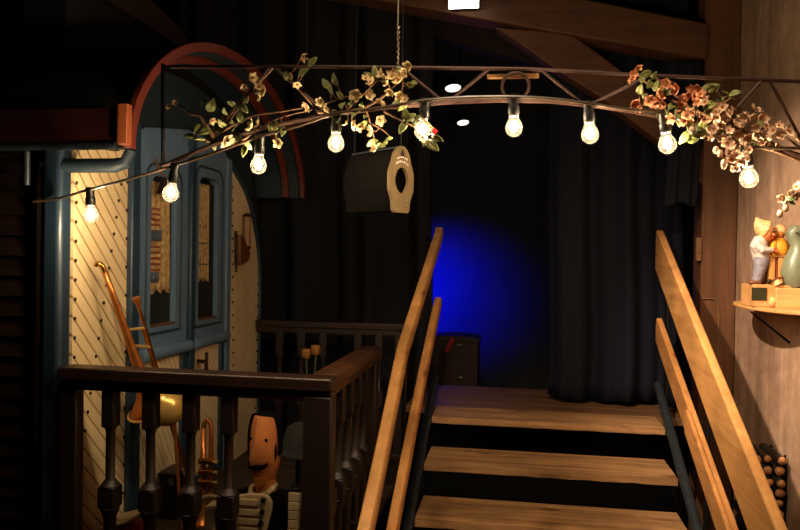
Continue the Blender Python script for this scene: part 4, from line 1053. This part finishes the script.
part('shirt_tail', MB().tube([F3(758, 243, -.02), F3(755.5, 247, -.02), F3(757, 252, -.015)], [.018, .022, .016], 12), 'white_paint', bo)
# small child on the crate
ch = thing('carved_child', 'small carved child in red and yellow sitting on the slatted crate', 'figurine', (F3(780, 255).x, FY + .03, zc))
part('body', lathe(MB(), [(0, .038), (.02, .046), (.05, .042), (.075, .024)], (F3(780, 255).x, FY + .03, zc + .001), (0, 0, 1), 18), 'yellow_paint', ch, 0, 'yellow clothed body')
zz = F3(779.5, 240, .03); part('shawl', MB().tube([zz + Vector((-.002, 0, -.035)), zz + Vector((-.002, 0, -.018)), zz], [.040, .034, .020], 16), 'red_paint', ch, 0, 'red shawl')
zz = F3(778.5, 233, .03); b = MB().ell(zz, (.027, .027, .031), 18, 12); b.ell(zz + Vector((-.014, -.024, -.003)), (.006, .006, .006), 8, 6); part('head', b, 'skin', ch)
for dx in (-.016, .002): part('eye', MB().ell(zz + Vector((dx, -.024, .006)), (.003, .003, .0035), 8, 6), 'suit', ch)
part('hair', MB().tube([zz + Vector((.004, .006, -.002)), zz + Vector((.002, .002, .016)), zz + Vector((.0, .0, .03)), zz + Vector((-.004, 0, .036))], [.030, .030, .018, .003], 16), 'hat', ch, 0, 'apricot hair')
part('arms', MB().tube([F3(774, 243, .0), F3(772.5, 249, -.02), F3(777, 252, -.025)], [.012, .011, .008], 10), 'yellow_paint', ch)
# brown pipe and sage goose
a_ = F3(770, 281, -.065)
t = thing('toy_broom', 'little brown toy broom leaning on the crate foot', 'toy', (a_.x, FY - .06, zt))
part('handle', MB().tube([F3(783, 277, -.04), F3(770, 281.6, -.05)], .006, 8), 'shoe', t); part('head', MB().ell(F3(769.5, 281.6, -.05), (.012, .010, .0115), 12, 8), 'rivet', t)
part('bristles', MB().tube([F3(776, 280, -.045), F3(778, 283.8, -.045)], [.010, .020], 12), 'hat', t)
go = thing('sage_goose', 'smooth sage-green glazed goose figurine beside the crate', 'figurine', (F3(796, 284).x, FY - .01, zt))
b = MB(); b.tube([F3(799, 284.3, -.03), F3(796, 280, -.03), F3(794.5, 272, -.03), F3(795.5, 262, -.03), F3(798.5, 252, -.03), F3(798, 244, -.03), F3(794, 238, -.03), F3(793, 233.5, -.03), F3(796, 231, -.03), F3(800, 230, -.03)], [.040, .052, .056, .050, .040, .032, .027, .030, .030, .020], 20)
part('body', b, 'sage', go)
b = MB(); b.tube([F3(800, 231, -.03), F3(806, 232, -.035), F3(813, 234, -.04)], [.02, .014, .004], 12); part('beak', b, 'yellow_paint', go)
part('tail', MB().tube([F3(800, 276, -.02), F3(806, 270, -.02), F3(812, 260, -.02)], [.035, .026, .006], 14), 'sage', go)
b = MB().ell(F3(797, 233, -.062), (.004, .003, .004), 8, 6); part('eye', b, 'suit', go)

# ------------------------------------------------------------------ firewood in a rack
LYf = 3.36
rk = thing('log_rack', 'black iron rack holding short logs against the plaster wall', 'rack', (1.10, 3.47, 0))
lx0 = 1.03; PIT = .049
rows_, cols_ = 8, 3; rl = .0237; z0 = .385
b = MB()
for y in (LYf + .04, LYf + .22):
    for x in (lx0 - .012, lx0 + cols_ * PIT + .006): part('upright', MB().tube([(x, y, 0), (x, y, .76)], .006, 8), 'iron', rk)
    part('cross_bar', MB().tube([(lx0 - .012, y, z0 - .012), (lx0 + cols_ * PIT + .006, y, z0 - .012)], .006, 8), 'iron', rk)
part('tray', MB().box((lx0 - .006, LYf + .03, z0 - .006), (lx0 + cols_ * PIT, LYf + .23, z0 - .001)), 'iron', rk)
rown = ['bottom row', 'second row from the bottom', 'third row from the bottom', 'fourth row from the bottom', 'fourth row from the top', 'third row from the top', 'second row from the top', 'top row']; coln = ['nearest the handrail', 'in the middle', 'against the wall']
rr = random.Random(21)
for j in range(rows_):
    for i in range(cols_):
        b = MB(); cx = lx0 + .0245 + i * PIT; cz = z0 + rl + j * .0478; L = .24 + rr.uniform(-.03, .03); yf = LYf + rr.uniform(-.015, .02); R0 = rl * rr.uniform(.74, 1.0); cx += rr.uniform(-.003, .003); cz += rr.uniform(-.003, .002); ph = rr.uniform(0, 6); seg = 14
        rings = []
        for y, sc in ((yf, .93), (yf + .004, 1), (yf + L, 1)):
            rings.append([b.bm.verts.new((cx + R0 * sc * (1 - .10 * (.5 + .5 * math.sin(3 * 2 * PI * k / seg + ph))) * math.cos(2 * PI * k / seg), y, cz + R0 * sc * (1 - .10 * (.5 + .5 * math.sin(3 * 2 * PI * k / seg + ph))) * math.sin(2 * PI * k / seg))) for k in range(seg)])
        for A2, B2 in zip(rings, rings[1:]):
            for k in range(seg): b._f([A2[k], A2[(k + 1) % seg], B2[(k + 1) % seg], B2[k]])
        b._f(rings[-1])
        lg = single('firewood_log', b, 'bark', f'short round firewood log in the black rack, {rown[j]}, {coln[i]}', 'log', 'firewood logs in the rack')
        e = MB(); e._f([e.bm.verts.new(v.co + lg.location + Vector((0, -.0002, 0))) for v in lg.data.vertices[:seg]])
        part('cut_end', e, 'endgrain', lg, 0, 'pale cut end', True, .001)

# ------------------------------------------------------------------ switch and conduit on the post
q = aty(697.5, 250, 4.2)
t = thing('light_switch', 'small cream switch plate on the edge of the timber post', 'switch', (1.0, 4.3, q.z - .05))
part('plate', MB().box((.983, 4.206, q.z - .06), (1.0115, 4.235, q.z + .07)), 'switch', t, .003)
part('rocker', MB().box((.990, 4.200, q.z - .02), (1.004, 4.2055, q.z + .02)), 'switch', t, .001)
P = [aty(u, v, 4.212) for u, v in ((702, 299), (710, 298.5), (715, 300), (718, 306), (719, 318), (718, 345), (717, 390))]
single('conduit', MB().tube(smoothpts(P), .004, 8), 'switch', 'thin pale conduit curving down the timber post', 'conduit')

# ------------------------------------------------------------------ chest beyond the doorway
l = aty(430, 350, 6.2).x; r_ = aty(478, 350, 6.2).x; zt = aty(460, 336, 6.2).z
t = thing('tall_chest', 'tall brown wooden chest standing in the blue-lit doorway', 'chest', ((l + r_) / 2, 6.3, 0))
part('body', MB().box((l, 6.2, 0), (r_, 6.55, zt - .05)), 'chest', t, .006)
b = MB(); P = [(l - .01 + (r_ - l + .02) * k / 12, 6.19, zt - .05 + .05 * math.sin(PI * (.2 + .6 * k / 12))) for k in range(13)]
b.prism([(l - .01, 6.19, zt - .049)] + P + [(r_ + .01, 6.19, zt - .049)], (0, .37, 0)); part('lid', b, 'chest', t, .003)
part('strap', MB().beam(aty(453, 338, 6.185), aty(446, 352, 6.185), .03, .006, (0, -1, 0)), 'red_paint', t, 0, 'red strap')
for u, v in ((459, 345), (460.5, 378)): part('latch', MB().ell(aty(u, v, 6.19), (.03, .012, .014), 12, 8), 'wire', t)

# ------------------------------------------------------------------ light
def spot(name, loc, target, energy, col, size, blend, rad):
    l = bpy.data.lights.new(name, 'SPOT'); l.energy = energy; l.color = col; l.spot_size = math.radians(size); l.spot_blend = blend; l.shadow_soft_size = rad
    o = bpy.data.objects.new(name, l); COL.objects.link(o); o.location = loc
    o.rotation_euler = (Vector(target) - Vector(loc)).to_track_quat('-Z', 'Y').to_euler(); return o
bt = aty(420, 290, 8.0)
spot('blue_stage_spot', (bt.x - .5, 7.0, bt.z + .1), bt, 420, (0, .004, 1), 76, 1.0, .08)
# unseen spots added out of the frame, brightening treads, rails and the shelf wall
spot('stair_spot', (-.2, .9, 3.6), (.45, 3.5, .7), 250, (1, .75, .49), 60, .9, .05)
spot('shelf_spot', (-.4, 2.1, 2.8), (1.18, 3.4, 1.25), 500, (1, .76, .54), 52, .9, .03)
w = bpy.data.worlds.new('world'); scene.world = w; w.use_nodes = True
w.node_tree.nodes['Background'].inputs[0].default_value = (.02, .018, .02, 1); w.node_tree.nodes['Background'].inputs[1].default_value = 0
vs = scene.view_settings; scene.display_settings.display_device = 'sRGB'
vs.view_transform = 'Standard'; vs.look = 'None'; vs.exposure = 0; vs.gamma = 1; vs.use_curve_mapping = False
scene.cycles.max_bounces = 8; scene.cycles.transparent_max_bounces = 16; scene.cycles.sample_clamp_indirect = 2; scene.cycles.use_denoising = True
scene.cycles.caustics_reflective = False; scene.cycles.caustics_refractive = False
